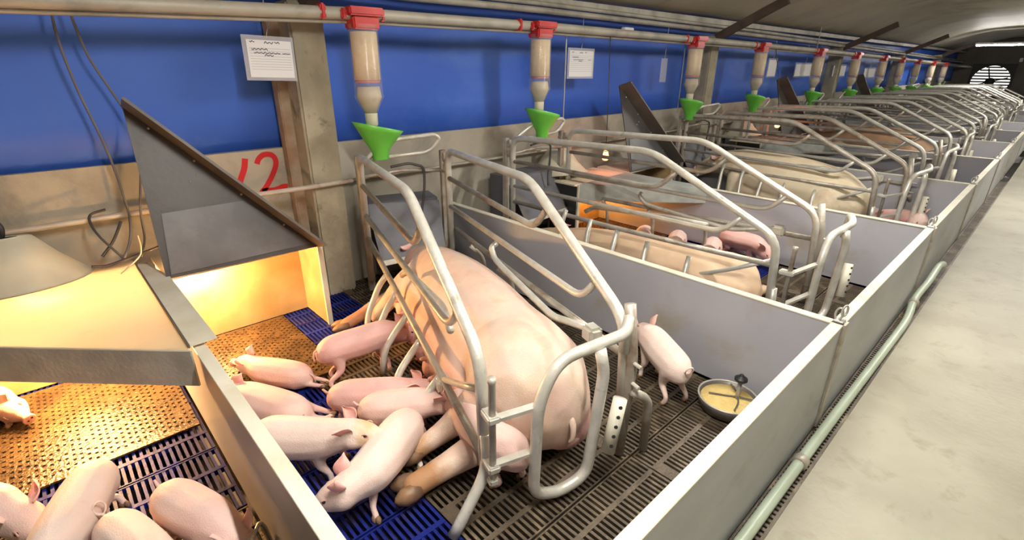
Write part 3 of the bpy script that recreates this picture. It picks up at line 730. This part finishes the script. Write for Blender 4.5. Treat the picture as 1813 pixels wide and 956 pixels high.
def ear_mesh(base, tip, side, w, fold=.35):
    """leaf-shaped cupped ear from base to tip, side = width direction"""
    bm = B(); base, tip, side = Vector(base), Vector(tip), Vector(side).normalized(); ax = tip-base
    nrm = ax.cross(side).normalized(); nu, nv = 8, 6; G = []
    for i in range(nu+1):
        t = i/nu; hw = w*(.55+.55*math.sin(PI*min(t*1.15, 1)))*(1-t**2.6)+.0008; row = []
        for j in range(nv+1):
            s = j/nv*2-1
            row.append(bm.verts.new(base+ax*t+side*hw*s+nrm*(fold*w*(s*s-.3)-w*.25*math.sin(PI*t))))
        G.append(row)
    for i in range(nu):
        for j in range(nv): bm.faces.new((G[i][j], G[i][j+1], G[i+1][j+1], G[i+1][j]))
    r = bmesh.ops.extrude_face_region(bm, geom=bm.faces[:]); vs = [v for v in r['geom'] if isinstance(v, bmesh.types.BMVert)]
    bmesh.ops.translate(bm, verts=vs, vec=nrm*(w*.13)); bmesh.ops.recalc_face_normals(bm, faces=bm.faces[:])
    return bm
def rounded(pts): return smoothpts(pts, 4)
def pig(label, rump, sh, head, nose, k=1.0, feet=None, skin='pig', lying=0, tail='curl', upv=(0, 0, 1), eyes=True, group='piglets in the first crate pen', ears=(1, 1), earup=.5, r0=.070, snub=1, name='piglet', cat='piglet'):
    """rump/sh: body centre at hips and shoulders, head: between the ears, nose: end of the snout (world coordinates)"""
    R, S, H, N = map(Vector, (rump, sh, head, nose)); base = Vector(((R.x+S.x)/2, (R.y+S.y)/2, 0))
    t = thing(name, label, cat, base, 0, group)
    r = r0*k; U0 = Vector(upv).normalized(); bd = (S-R).normalized(); U = (U0-bd*U0.dot(bd)).normalized(); lat = bd.cross(U).normalized()
    mid = (R+S)/2 + U*.004
    back = R-bd*r*.55
    hd = (N-H).normalized(); hu = (U0-hd*U0.dot(hd)).normalized(); hl = hd.cross(hu).normalized(); hlen = (N-H).length
    ch = [[(*(back-U*.2*r), r*.62), (*R, r*.98), (*(mid-U*r*.1), r*1.06), (*S, r*.98), (*(S.lerp(H, .5)+hu*.0), r*.82), (*H, r*.70)]]
    ch.append([(*H, r*.70), (*(H.lerp(N, .38)-hu*.0), r*.60), (*H.lerp(N, .66), r*.40), (*N, r*.30)])
    # jowls
    for s in (-1, 1): ch.append([(*(H+hl*s*r*.28-hu*r*.12), r*.50), (*(H.lerp(N, .35)+hl*s*r*.18-hu*r*.14), r*.40)])
    # hams and shoulders
    hoofs = []
    if feet is None: feet = {}
    for nm, C, s, fb in (('hl', R, 1, 0), ('hr', R, -1, 0), ('fl', S, 1, 1), ('fr', S, -1, 1)):
        root = C-U*r*.35-lat*s*r*.48*(-1)*(-1)
        root = C-U*r*.30+lat*(-s)*r*.46
        if nm in feet:
            f = feet[nm]
            if f is None: continue
            F_ = Vector(f)
        else: F_ = Vector((root.x, root.y, 0.004))+bd*(.012 if fb else -.012)*k
        F_.z = max(F_.z, .008)
        leg = F_-root; ln = leg.length
        kn = root.lerp(F_, .48)+(bd*(-.018 if fb else .026))*k*(1 if ln > .09 else .4)
        hk = root.lerp(F_, .74)+(bd*(.000 if fb else -.016))*k
        tr = r*(.50 if not fb else .42)
        ch.append([(*(C-U*r*.12+lat*(-s)*r*.32), r*.62), (*root, tr), (*kn, r*.26), (*hk, r*.165), (*F_.lerp(hk, .12), r*.175)])
        hoofs.append((F_, (F_-hk).normalized()))
    body = organic('body', ch, .0058*k, 10, skin, t, base)
    # hooves
    for F_, dd in hoofs:
        bm = B()
        sd = lat if abs(dd.dot(lat)) < .8 else bd
        for s in (-1, 1):
            lathe(bm, [(.0035, .010), (.0085, .004), (.0095, -.004), (.006, -.013), (.001, -.016)], F_-base+sd*s*.0062*k+bd*.003, 8, True, (-dd).to_track_quat('Z', 'Y').to_matrix()*k)
        obj('hoof', bm, 'hoof', t, True)
    # snout disc
    rot = hd.to_track_quat('Z', 'Y').to_matrix(); nr = r*.33
    so = obj('snout', lathe(B(), [(nr*.75, -.012*k), (nr*.98, -.004*k), (nr*1.0, .003*k), (nr*.86, .007*k), (.001, .0065*k)], N-base+hd*nr*.75, 14, True, rot), 'snout', t, True)
    bm = B()
    for s in (-1, 1): lathe(bm, [(nr*.17, 0), (nr*.17, .0012)], N-base+hd*(nr*.75+.0068*k)+hl*s*nr*.36, 8, True, rot)
    obj('nostril', bm, 'eye', so)
    # mouth line + eyes
    if eyes:
        for s in (-1, 1):
            c = H.lerp(N, .42)+hl*s*r*.47+hu*r*.30-base
            bm = B(); bmesh.ops.create_uvsphere(bm, u_segments=10, v_segments=7, radius=r*.085, matrix=Matrix.Translation(c)); e = obj('eye', bm, 'eye', t, True)
            bm = B(); rg = [c+(hd*math.cos(a)*1.35+hu*math.sin(a)*.8)*r*.10+hl*s*r*.02 for a in [2*PI*i/10 for i in range(10)]]; sweep(bm, rg, r*.035, 5, True); obj('eyelid', bm, 'lash', e, True)
        bm = B(); sweep(bm, rounded([H.lerp(N, .62)+hl*s_*r*.40-hu*r*.16-base if abs(s_) == 1 else N-hu*r*.20-hd*.002-base for s_ in (-1, 0, 1)]), r*.025, 5); obj('mouth', bm, 'lash', t, True)
    for s, on in zip((-1, 1), ears):
        if not on: continue
        b0 = H+hl*s*r*.42+hu*r*.42-hd*r*.05; tip = b0+(hl*s*.55+hu*earup*1.1-hd*.75).normalized()*r*(.95)
        obj('ear', ear_mesh(b0-base, tip-base, (hd*.5+hu*.4).cross(tip-b0).cross(tip-b0), r*.36), 'ear', t, True)
    tb = back-bd*r*.42+U*r*.30-base
    if tail == 'curl':
        pts = [tb]; 
        for i in range(14): a = i/13*2*PI*1.05; pts.append(tb-bd*(.018+.016*math.sin(a*.5))*k+lat*.016*math.sin(a)*k+U*(.004+.020*(1-math.cos(a)))*k)
        rr = [.0055*k*(1-.55*i/14) for i in range(15)]
    elif tail == 'stub': pts = [tb, tb-bd*.012*k+U*.01*k, tb-bd*.02*k+U*.022*k]; rr = [.006*k, .0055*k, .004*k]
    else: pts = rounded([tb, tb-bd*.014*k-U*.005, tb-bd*.022*k-U*.03*k, tb-bd*.02*k-U*.05*k]); rr = [.0055*k*(1-.5*i/len(pts)) for i in range(len(pts))]
    obj('tail', sweep(B(), pts, rr, 7), skin, t, True)
    return t
# --- first crate pen
pig('pink piglet standing and nursing at the sow\'s front teats, near the lit nest', (-1.985, .755, .155), (-1.955, .985, .16), (-1.915, 1.075, .155), (-1.87, 1.155, .13), 1.0,
    dict(hl=(-1.98, .74, 0), hr=(-1.905, .70, 0), fl=(-1.95, .965, 0), fr=(-1.885, .97, 0)), 'pigp', tail='down')
pig('pink piglet behind the curved guards, rump up, snout at the udder', (-1.70, .665, .10), (-1.575, .815, .11), (-1.50, .905, .12), (-1.43, .975, .13), .95,
    dict(fl=(-1.60, .85, 0), fr=(-1.53, .80, 0)), 'pigp', tail='stub')
pig('piglet nursing between the pale-headed piglet and the curved crate foot', (-1.500, .700, .135), (-1.405, .835, .14), (-1.35, .905, .14), (-1.30, .965, .12), .92, None, 'pig', tail='stub')
pig('piglet stretched out asleep against the partition, hind legs toward the udder', (-1.775, .475, .075), (-1.965, .385, .08), (-2.07, .355, .07), (-2.15, .335, .06), 1.08,
    dict(hl=(-1.67, .59, .06), hr=(-1.72, .62, .03), fl=(-1.93, .50, .02), fr=(-1.99, .50, .02)), 'pig', tail='stub', upv=(-.35, -.6, .6))
pig('small piglet sleeping beyond it with one leg stretched out and a pink ear', (-2.04, .60, .06), (-2.17, .50, .07), (-2.26, .46, .08), (-2.34, .43, .06), .9,
    dict(hl=(-1.93, .665, .03), hr=(-1.96, .70, .02), fl=(-2.10, .62, .03), fr=(-2.08, .65, .02)), 'pig', tail='down', upv=(-.5, -.5, .8), earup=1.0)
pig('piglet with a dirty yellowish head resting over its littermate\'s back', (-1.600, .345, .145), (-1.455, .470, .155), (-1.365, .545, .19), (-1.295, .625, .175), 1.04,
    dict(fl=(-1.48, .55, 0), fr=(-1.40, .46, 0)), 'pigw', tail='stub', earup=.3)
pig('pale piglet in front, nosing the partition top with one ear up', (-1.345, .725, .12), (-1.225, .530, .135), (-1.205, .425, .135), (-1.265, .345, .085), 1.08,
    dict(fl=(-1.262, .46, 0), fr=(-1.155, .495, 0), hl=(-1.33, .66, 0), hr=(-1.24, .72, 0)), 'pigw', tail='stub', earup=1.0)
pig('piglet inside the crate behind the hinge pin, nursing at the hind teats', (-.985, .915, .145), (-1.165, .905, .165), (-1.29, .935, .155), (-1.375, .975, .125), 1.06,
    dict(hl=(-1.0, .86, 0), hr=(-.97, .96, 0), fl=(-1.20, .86, .02), fr=(-1.19, .95, .08)), 'pig', tail='stub')
pig('curly-tailed piglet standing alone right of the crate by the partition', (-.835, 1.735, .180), (-1.015, 1.845, .190), (-1.095, 1.90, .175), (-1.17, 1.955, .125), 1.0,
    dict(hl=(-.845, 1.69, 0), hr=(-.795, 1.785, 0), fl=(-1.03, 1.80, 0), fr=(-.99, 1.88, 0)), 'pigw', tail='curl', earup=1.0)
def dirty(o, m0, centre, rad, colr):
    m = (M[m0] if m0 else o.data.materials[0]).copy(); m.name = 'marked_skin'; nt = m.node_tree; N = nt.nodes; L = nt.links; b = N['Principled BSDF']
    src = b.inputs['Base Color'].links[0].from_socket; tc = N.new('ShaderNodeTexCoord'); vd = N.new('ShaderNodeVectorMath'); vd.operation = 'DISTANCE'; vd.inputs[1].default_value = centre
    L.new(tc.outputs['Object'], vd.inputs[0]); ns = N.new('ShaderNodeTexNoise'); ns.inputs['Scale'].default_value = 30; L.new(tc.outputs['Object'], ns.inputs['Vector'])
    ad = N.new('ShaderNodeMath'); ad.operation = 'MULTIPLY_ADD'; ad.inputs[1].default_value = .05; L.new(ns.outputs[0], ad.inputs[0]); L.new(vd.outputs['Value'], ad.inputs[2])
    mr = N.new('ShaderNodeMapRange'); mr.inputs[1].default_value = rad; mr.inputs[2].default_value = rad*1.5; mr.inputs[3].default_value = 1; mr.inputs[4].default_value = 0; L.new(ad.outputs[0], mr.inputs[0])
    mx = N.new('ShaderNodeMix'); mx.data_type = 'RGBA'; L.new(mr.outputs[0], mx.inputs[0]); L.new(src, mx.inputs[6]); mx.inputs[7].default_value = (*colr, 1); L.new(mx.outputs[2], b.inputs['Base Color'])
    o.data.materials[0] = m
p6 = [o for o in SC.objects if o.get('label', '').startswith('piglet with a dirty yellowish head')][0]
dirty([c for c in p6.children if c.name.startswith('body')][0], 'pigw', Vector((-1.345, .575, .185))-p6.location, .06, (.62, .44, .24))
# --- near left pen
gA = 'piglets in the near left pen'
pig('piglet lying half out of frame on the golden mat, lit orange', (-2.80, -.47, .075), (-2.66, -.385, .075), (-2.58, -.34, .065), (-2.50, -.30, .05), .95, dict(hl=(-2.70, -.36, .02), hr=(-2.66, -.42, .02), fl=(-2.55, -.36, .02), fr=(-2.53, -.40, .02)), 'pigp', tail='down', upv=(.2, -.4, .7), group=gA)
pig('piglet at the left edge with its head down and ear folded, below the mat', (-2.02, -.52, .14), (-1.84, -.37, .15), (-1.755, -.305, .13), (-1.66, -.265, .08), 1.05, None, 'pig', tail='stub', group=gA, earup=.2)
pig('long-backed piglet at the bottom left, walking away from the mat', (-1.755, -.135, .15), (-1.565, -.225, .155), (-1.46, -.28, .15), (-1.38, -.32, .12), 1.0, dict(hl=(-1.79, -.17, 0), hr=(-1.775, -.085, 0)), 'pigw', tail='none', group=gA)
pig('piglet at the bottom edge showing a curled pale tail', (-1.50, -.105, .135), (-1.33, -.055, .14), (-1.23, -.03, .13), (-1.14, -.01, .09), .92, None, 'pigw', tail='curl', group=gA)
pig('piglet with a short upright tail stub, nearest the grey partition', (-1.50, .035, .150), (-1.345, .095, .145), (-1.25, .13, .12), (-1.16, .15, .075), .95, None, 'pig', tail='stub', group=gA, earup=.9)
# --- pen behind the first partition
gC = 'piglets in the second crate pen'
for i, (a, b_, lab) in enumerate([((-2.02, 3.34), (-1.95, 3.18), 'leftmost of three piglets nursing in a row, behind the first partition'),
                                  ((-1.78, 3.42), (-1.70, 3.25), 'middle one of three piglets nursing in a row, behind the first partition'),
                                  ((-1.52, 3.46), (-1.45, 3.28), 'rightmost of three piglets nursing in a row, behind the first partition')]):
    dv = (Vector(b_)-Vector(a)).normalized()
    q = Vector(b_)+dv*.09; q2 = Vector(b_)+dv*.17
    pig(lab, (*a, .13), (*b_, .135), (*q, .13), (*q2, .10), 1.0, None, 'pig', tail='stub', eyes=False, group=gC)
pig('piglet walking along the second partition toward the dark floor', (-1.50, 3.68, .15), (-1.30, 3.66, .15), (-1.20, 3.63, .12), (-1.12, 3.59, .07), 1.0, None, 'pigp', tail='stub', group=gC)
gD = 'piglets in the cream sow\'s pen'
pig('piglet sitting just behind the cream sow\'s rump', (-.92, 5.36, .11), (-.98, 5.22, .14), (-1.0, 5.12, .15), (-1.02, 5.03, .12), 1.0, None, 'pig', tail='stub', group=gD)
pig('piglet standing at the rear of the cream sow\'s crate, middle of three', (-.70, 5.32, .15), (-.83, 5.22, .15), (-.90, 5.15, .15), (-.95, 5.08, .11), 1.0, None, 'pigp', tail='stub', group=gD)
pig('piglet nearest the aisle at the rear of the cream sow\'s crate', (-.60, 5.16, .15), (-.62, 5.34, .15), (-.64, 5.42, .16), (-.66, 5.49, .13), 1.0, None, 'pig', tail='stub', group=gD)

# --- sows (local coordinates: u to the rear, v to the right, z up)
def sow_lying(ox, oy, ang, mir, label, skin='sow', grp='sows', dx=0):
    t = thing('sow', label, 'sow', (ox, oy, 0), -ang, grp); m = mir
    def c(u, v, z, r): return (u+dx, v*m, z, r)
    ch = [
        [c(-.02, .03, .17, .12), c(.20, .05, .19, .155), c(.42, .05, .215, .190), c(.70, .05, .230, .218), c(1.0, .045, .238, .230), c(1.26, .045, .235, .226), c(1.50, .06, .225, .225), c(1.64, .04, .20, .185)],
        [c(.40, -.02, .18, .17), c(.62, -.06, .165, .155), c(.9, -.085, .155, .148), c(1.2, -.10, .150, .142), c(1.42, -.09, .14, .12)],
        [c(1.50, .0, .275, .205), c(1.58, -.01, .28, .205), c(1.66, .02, .22, .17)],
        [c(1.45, .10, .19, .19), c(1.60, .11, .15, .15), c(1.68, .10, .12, .115)],
        [c(-.02, .03, .17, .12), c(-.16, .03, .14, .10), c(-.28, .03, .11, .065), c(-.36, .03, .09, .05)],
        [c(1.58, -.02, .26, .16), c(1.55, -.16, .20, .085), c(1.53, -.27, .12, .052), c(1.53, -.36, .075, .040), c(1.53, -.42, .055, .042)],
        [c(1.60, 0, .14, .13), c(1.64, -.16, .10, .075), c(1.66, -.30, .075, .052), c(1.68, -.41, .060, .044), c(1.69, -.47, .05, .044)],
        [c(.32, -.02, .15, .13), c(.28, -.17, .09, .07), c(.31, -.31, .065, .048), c(.37, -.42, .050, .038), c(.41, -.50, .040, .036)],
        [c(.36, .0, .22, .13), c(.40, -.14, .22, .075), c(.44, -.25, .15, .05), c(.46, -.34, .08, .04)],
    ]
    # mammary bulges
    for i in range(6):
        u = .52+i*.155
        ch.append([c(u, -.17-.012*i, .13, .062), c(u+.01, -.205-.008*i, .12, .045)])
    organic('body', ch, .0125, 10, skin, t, (0, 0, 0))
    # pink udder skin with teats laid over the belly
    for i in range(6):
        u = .52+i*.155+dx
        for z, dv in ((.175, -.225), (.085, -.215)):
            bm = lathe(B(), [(.016, -.012), (.011, .002), (.008, .018), (.004, .024), (.0005, .0245)], (u, (dv-.009*i)*m, z), 10, True, Vector((.1, -m, .15)).to_track_quat('Z', 'Y').to_matrix())
            obj('teat', bm, 'udder', t, True)
    # toes of the visible feet
    for (u, v, z, r) in ((1.53, -.42, .055, .037), (1.69, -.47, .055, .042), (.41, -.50, .045, .032)):
        bm = B()
        for s in (-1, 1):
            lathe(bm, [(r*.55, .03), (r*.75, .0), (r*.72, -.03), (r*.35, -.055), (.002, -.062)], (u+dx+s*r*.62, v*m-.012*m, z-.006), 10, True, Vector((-.15*s, m, .1)).to_track_quat('Z', 'Y').to_matrix())
        obj('hoof', bm, 'hoof', t, True)
    for s, e in ((-1, .26), (1, .08)):
        b0 = Vector((-.02+dx, (.03-.02)*m, .17+s*.08+.02)); obj('ear', ear_mesh(b0, b0+Vector((.13, -.10*m, .05*s)), (.3, .5, .6*s), .05), 'ear', t, True)
    # tail end folds
    tl = sweep(B(), rounded([(1.79+dx, .06*m, .24), (1.825+dx, .06*m, .215), (1.835+dx, .055*m, .17), (1.825+dx, .05*m, .145)]), [.015-.0008*i for i in range(13)], 8); obj('tail', tl, skin, t, True)
    bm = B(); 
    lathe(bm, [(.075, -.04), (.070, -.005), (.048, .022), (.018, .036), (.001, .038)], (1.75+dx, .10*m, .10), 14, True, Vector((.75, .1*m, -.25)).to_track_quat('Z', 'Y').to_matrix())
    obj('vulva', bm, 'ear', t, True)
    obj('snout', lathe(B(), [(.040, -.02), (.048, -.004), (.048, .012), (.040, .02), (.001, .021)], (-.40+dx, .03*m, .085), 16, True, Vector((-1, 0, -.2)).to_track_quat('Z', 'Y').to_matrix()), 'snout', t, True)
    return t
sow_lying(-2.62, 1.59, .305, 1, 'huge pink sow lying on her side in the nearest crate, nursing piglets')
sw_ = [o for o in SC.objects if o.get('label', '').startswith('huge pink sow')][0]; bd_ = [c for c in sw_.children if c.name.startswith('body')][0]
for c_, r_, k_ in (((.75, -.30, .10), .17, (.66, .37, .32)), ((1.05, -.31, .10), .17, (.66, .37, .32)), ((1.35, -.32, .12), .14, (.66, .38, .33)), ((1.74, .12, .06), .13, (.66, .37, .33)), ((.05, .03, .15), .16, (.58, .32, .22)),
                   ((1.70, -.50, .05), .13, (.42, .22, .10)), ((1.53, -.45, .05), .09, (.48, .28, .15)), ((.42, -.52, .04), .16, (.45, .21, .10))):
    dirty(bd_, None, Vector(c_), r_, k_)
sc_ = sow_lying(-2.42, 2.73, -.02, -1, 'tan sow lying mostly hidden behind the first grey partition', 'sowt'); sc_.scale = (.84, .84, .74)
def sow_up(ox, oy, ang, label, skin):
    t = thing('sow', label, 'sow', (ox, oy, 0), -ang, 'sows')
    c = lambda u, v, z, r: (u, v, z, r)
    ch = [[c(.22, 0, .42, .13), c(.42, 0, .40, .18), c(.65, 0, .37, .215), c(.95, 0, .35, .235), c(1.25, 0, .33, .235), c(1.5, 0, .30, .22), c(1.66, 0, .25, .18)],
          [c(.22, 0, .42, .13), c(.06, 0, .40, .115), c(-.08, 0, .35, .08), c(-.18, 0, .31, .058)],
          [c(.6, 0, .2, .17), c(1.0, 0, .19, .19), c(1.4, 0, .19, .18)]]
    for s in (-1, 1):
        ch.append([c(.45, s*.12, .3, .12), c(.42, s*.15, .15, .07), c(.40, s*.15, .06, .045), c(.28, s*.15, .045, .04)])
        ch.append([c(1.5, s*.12, .24, .17), c(1.38, s*.20, .12, .10), c(1.2, s*.21, .06, .05), c(1.05, s*.21, .045, .04)])
        ch.append([c(.10, s*.05, .40, .085), c(0, s*.04, .36, .06)])
    organic('body', ch, .014, 9, skin, t, (0, 0, 0))
    for s in (-1, 1):
        b0 = Vector((.13, s*.09, .48)); obj('ear', ear_mesh(b0, b0+Vector((.02, s*.15, .0)), (1, 0, .3), .075), 'ear', t, True)
        bm = B(); bmesh.ops.create_uvsphere(bm, u_segments=8, v_segments=6, radius=.011, matrix=Matrix.Translation((-.01, s*.085, .40))); obj('eye', bm, 'eye', t, True)
        bm = B()
        for q in (-1, 1): lathe(bm, [(.016, .02), (.022, 0), (.02, -.03), (.003, -.05)], (.25, s*.15+q*.02, .03), 8, True, Vector((1, 0, .2)).to_track_quat('Z', 'Y').to_matrix())
        obj('hoof', bm, 'hoof', t, True)
    obj('snout', lathe(B(), [(.045, -.02), (.052, -.004), (.052, .012), (.042, .02), (.001, .021)], (-.22, 0, .295), 16, True, Vector((-1, 0, -.35)).to_track_quat('Z', 'Y').to_matrix()), 'snout', t, True)
    tl = sweep(B(), rounded([(1.82, 0, .33), (1.86, .01, .30), (1.87, .0, .22), (1.86, -.01, .17)]), .009, 7); obj('tail', tl, skin, t, True)
    return t
sd_ = sow_up(-2.46, 5.27, .142, 'large cream sow resting upright in the third crate', 'soww'); sd_.scale = (.84, .95, 1.0)
sow_up(-2.55, 8.80, .142, 'dark brown sow barely visible in the fifth crate', 'sowd').scale = (.86, .95, 1)

# ------------------------------------------------------------------ creep bowl
t = thing('creep_bowl', 'round grey bowl of yellow creep feed clamped by the front panel', 'bowl', (-.648, 1.865, 0))
obj('dish', lathe(B(), [(.085, .0), (.105, .012), (.118, .045), (.122, .062), (.119, .066), (.112, .062), (.106, .045), (.10, .04)], n=36), 'bowl', t, True)
obj('rim', sweep(B(), [(.1185*math.cos(2*PI*k/36), .1185*math.sin(2*PI*k/36), .065) for k in range(36)], .004, 6, True), 'galv', t, True)
obj('feed', lathe(B(), [(.109, .044), (.108, .052), (.05, .058), (.001, .060)], n=36), 'mash', t, True)
kn = obj('clamp_rod', sweep(B(), [(.03, .02, .05), (.03, .02, .145)], .009, 10), 'wire', t, True)
obj('clamp_knob', bevel(lathe(B(), [(.012, .0), (.026, .004), (.028, .014), (.022, .020), (.010, .026), (.008, .034)], (.03, .02, .145), 8), .002, 1), 'black', kn, True)
for k in range(4):
    a = k*PI/2+.5; bm = B(); sweep(bm, smoothpts([(.03, .02, .07), (.03+.04*math.cos(a), .02+.04*math.sin(a), .066), (.015+.095*math.cos(a), .01+.095*math.sin(a), .066)]), .0035, 6); obj('divider_wire', bm, 'bowl', t, True)
# drinker nipple sticking from the near partition
t = thing('water_nipple', 'bent steel drinker nipple beside the near partition at the bottom', 'drinker', (-1.26, .215, .13))
obj('pipe', tube(B(), [(0, .0, -.12), (0, -.01, -.02), (.0, -.02, .01), (.06, -.06, .02)], .006, .02, 8), 'wire', t, True)
obj('tip', lathe(B(), [(.008, 0), (.008, .02), (.004, .024), (.004, .034)], (.055, -.057, .019), 10, True, Vector((.8, -.5, .15)).to_track_quat('Z', 'Y').to_matrix()), 'galv', t, True)

# ------------------------------------------------------------------ exhaust fan in the far wall
t = thing('exhaust_fan', 'round louvred exhaust fan with bright daylight at the far end of the barn', 'fan', (fx, YE, fz))
R_ = fr_; bm = B(); s = R_+.06
rings = [[], []]
for y_, rr in ((-.03, 0), (.05, 0)):
    pass
n = 48
def sq(a, h): 
    c_, s_ = math.cos(a), math.sin(a); m_ = h/max(abs(c_), abs(s_)); return c_*m_, s_*m_
for yy in (-.04, .06):
    i_ = [bm.verts.new((R_*math.cos(2*PI*k/n), yy, R_*math.sin(2*PI*k/n))) for k in range(n)]
    o_ = [bm.verts.new((sq(2*PI*k/n, s)[0], yy, sq(2*PI*k/n, s)[1])) for k in range(n)]
    rings.append((i_, o_))
    for k in range(n): bm.faces.new((i_[k], o_[k], o_[(k+1) % n], i_[(k+1) % n]))
(a1, b1), (a2, b2) = rings[2], rings[3]
for k in range(n):
    bm.faces.new((a1[k], a2[k], a2[(k+1) % n], a1[(k+1) % n])); bm.faces.new((b1[k], b2[k], b2[(k+1) % n], b1[(k+1) % n]))
bmesh.ops.recalc_face_normals(bm, faces=bm.faces[:]); obj('housing', bm, 'dark', t)
lm = None
for k in range(11):
    z = -R_+.045+k*.091; w = math.sqrt(max(R_*R_-z*z, .01))
    obj('louver_slat', box(B(), -w, w, .03, .05, z-.030, z+.020), 'farw', t)
obj('hub', lathe(B(), [(.10, -.04), (.13, .0), (.13, .05)], n=20, mtx=Matrix.Rotation(-PI/2, 3, 'X').inverted()), 'dark', t, True)
for k in range(4):
    a = k*PI/2+.3; bm = B()
    e1 = Vector((math.cos(a), 0, math.sin(a))); e2 = Vector((-math.sin(a), .4, math.cos(a))).normalized()
    prism(bm, [e1*.12-e2*.02, e1*.44-e2*.02, e1*.44+e2*.02, e1*.12+e2*.02], .004); obj('blade', bm, 'dark', t)
box_ = bevel(box(B(), -1.55, -1.47, YE-.06, YE, 1.50, 1.62), .01); tag(obj('switch_box', box_, 'white'), 'small pale switch box above right of the exhaust fan', 'box')

# ------------------------------------------------------------------ fluorescent fittings
def fluo(loc, rz, label, power=TUBE_W):
    t = thing('fluorescent_lamp', label, 'lamp', loc, rz, 'fluorescent lamps under the ceiling')
    obj('housing', bevel(box(B(), -.62, .62, -.04, .04, .02, .06), .008, 2), 'white', t)
    obj('tube', lathe(B(), [(.013, -.60), (.013, .60)], (0, 0, 0), 12, True, Matrix.Rotation(PI/2, 3, 'Y')), 'tube', t, True)
    ld = bpy.data.lights.new('tube_light', 'AREA'); ld.shape = 'RECTANGLE'; ld.size = 1.2; ld.size_y = .06; ld.energy = power; ld.color = (1, .955, .87)
    lo = link(bpy.data.objects.new('tube_light', ld)); lo.parent = t; lo.location = (0, 0, -.03)
    return t
fluo((-1.35, 17.0, 1.82), 0, 'lit fluorescent tube seen under the ceiling near the far wall')
for y, lab in [(11.5, 'fluorescent lamp above the sixth pen'), (7.3, 'fluorescent lamp above the fourth pen'), (3.2, 'fluorescent lamp above the second crate pen'), (.7, 'fluorescent lamp above the camera side of the first crate pen')]:
    fluo((.25 if y > 4 else -.45, y, 2.17), 0, lab)
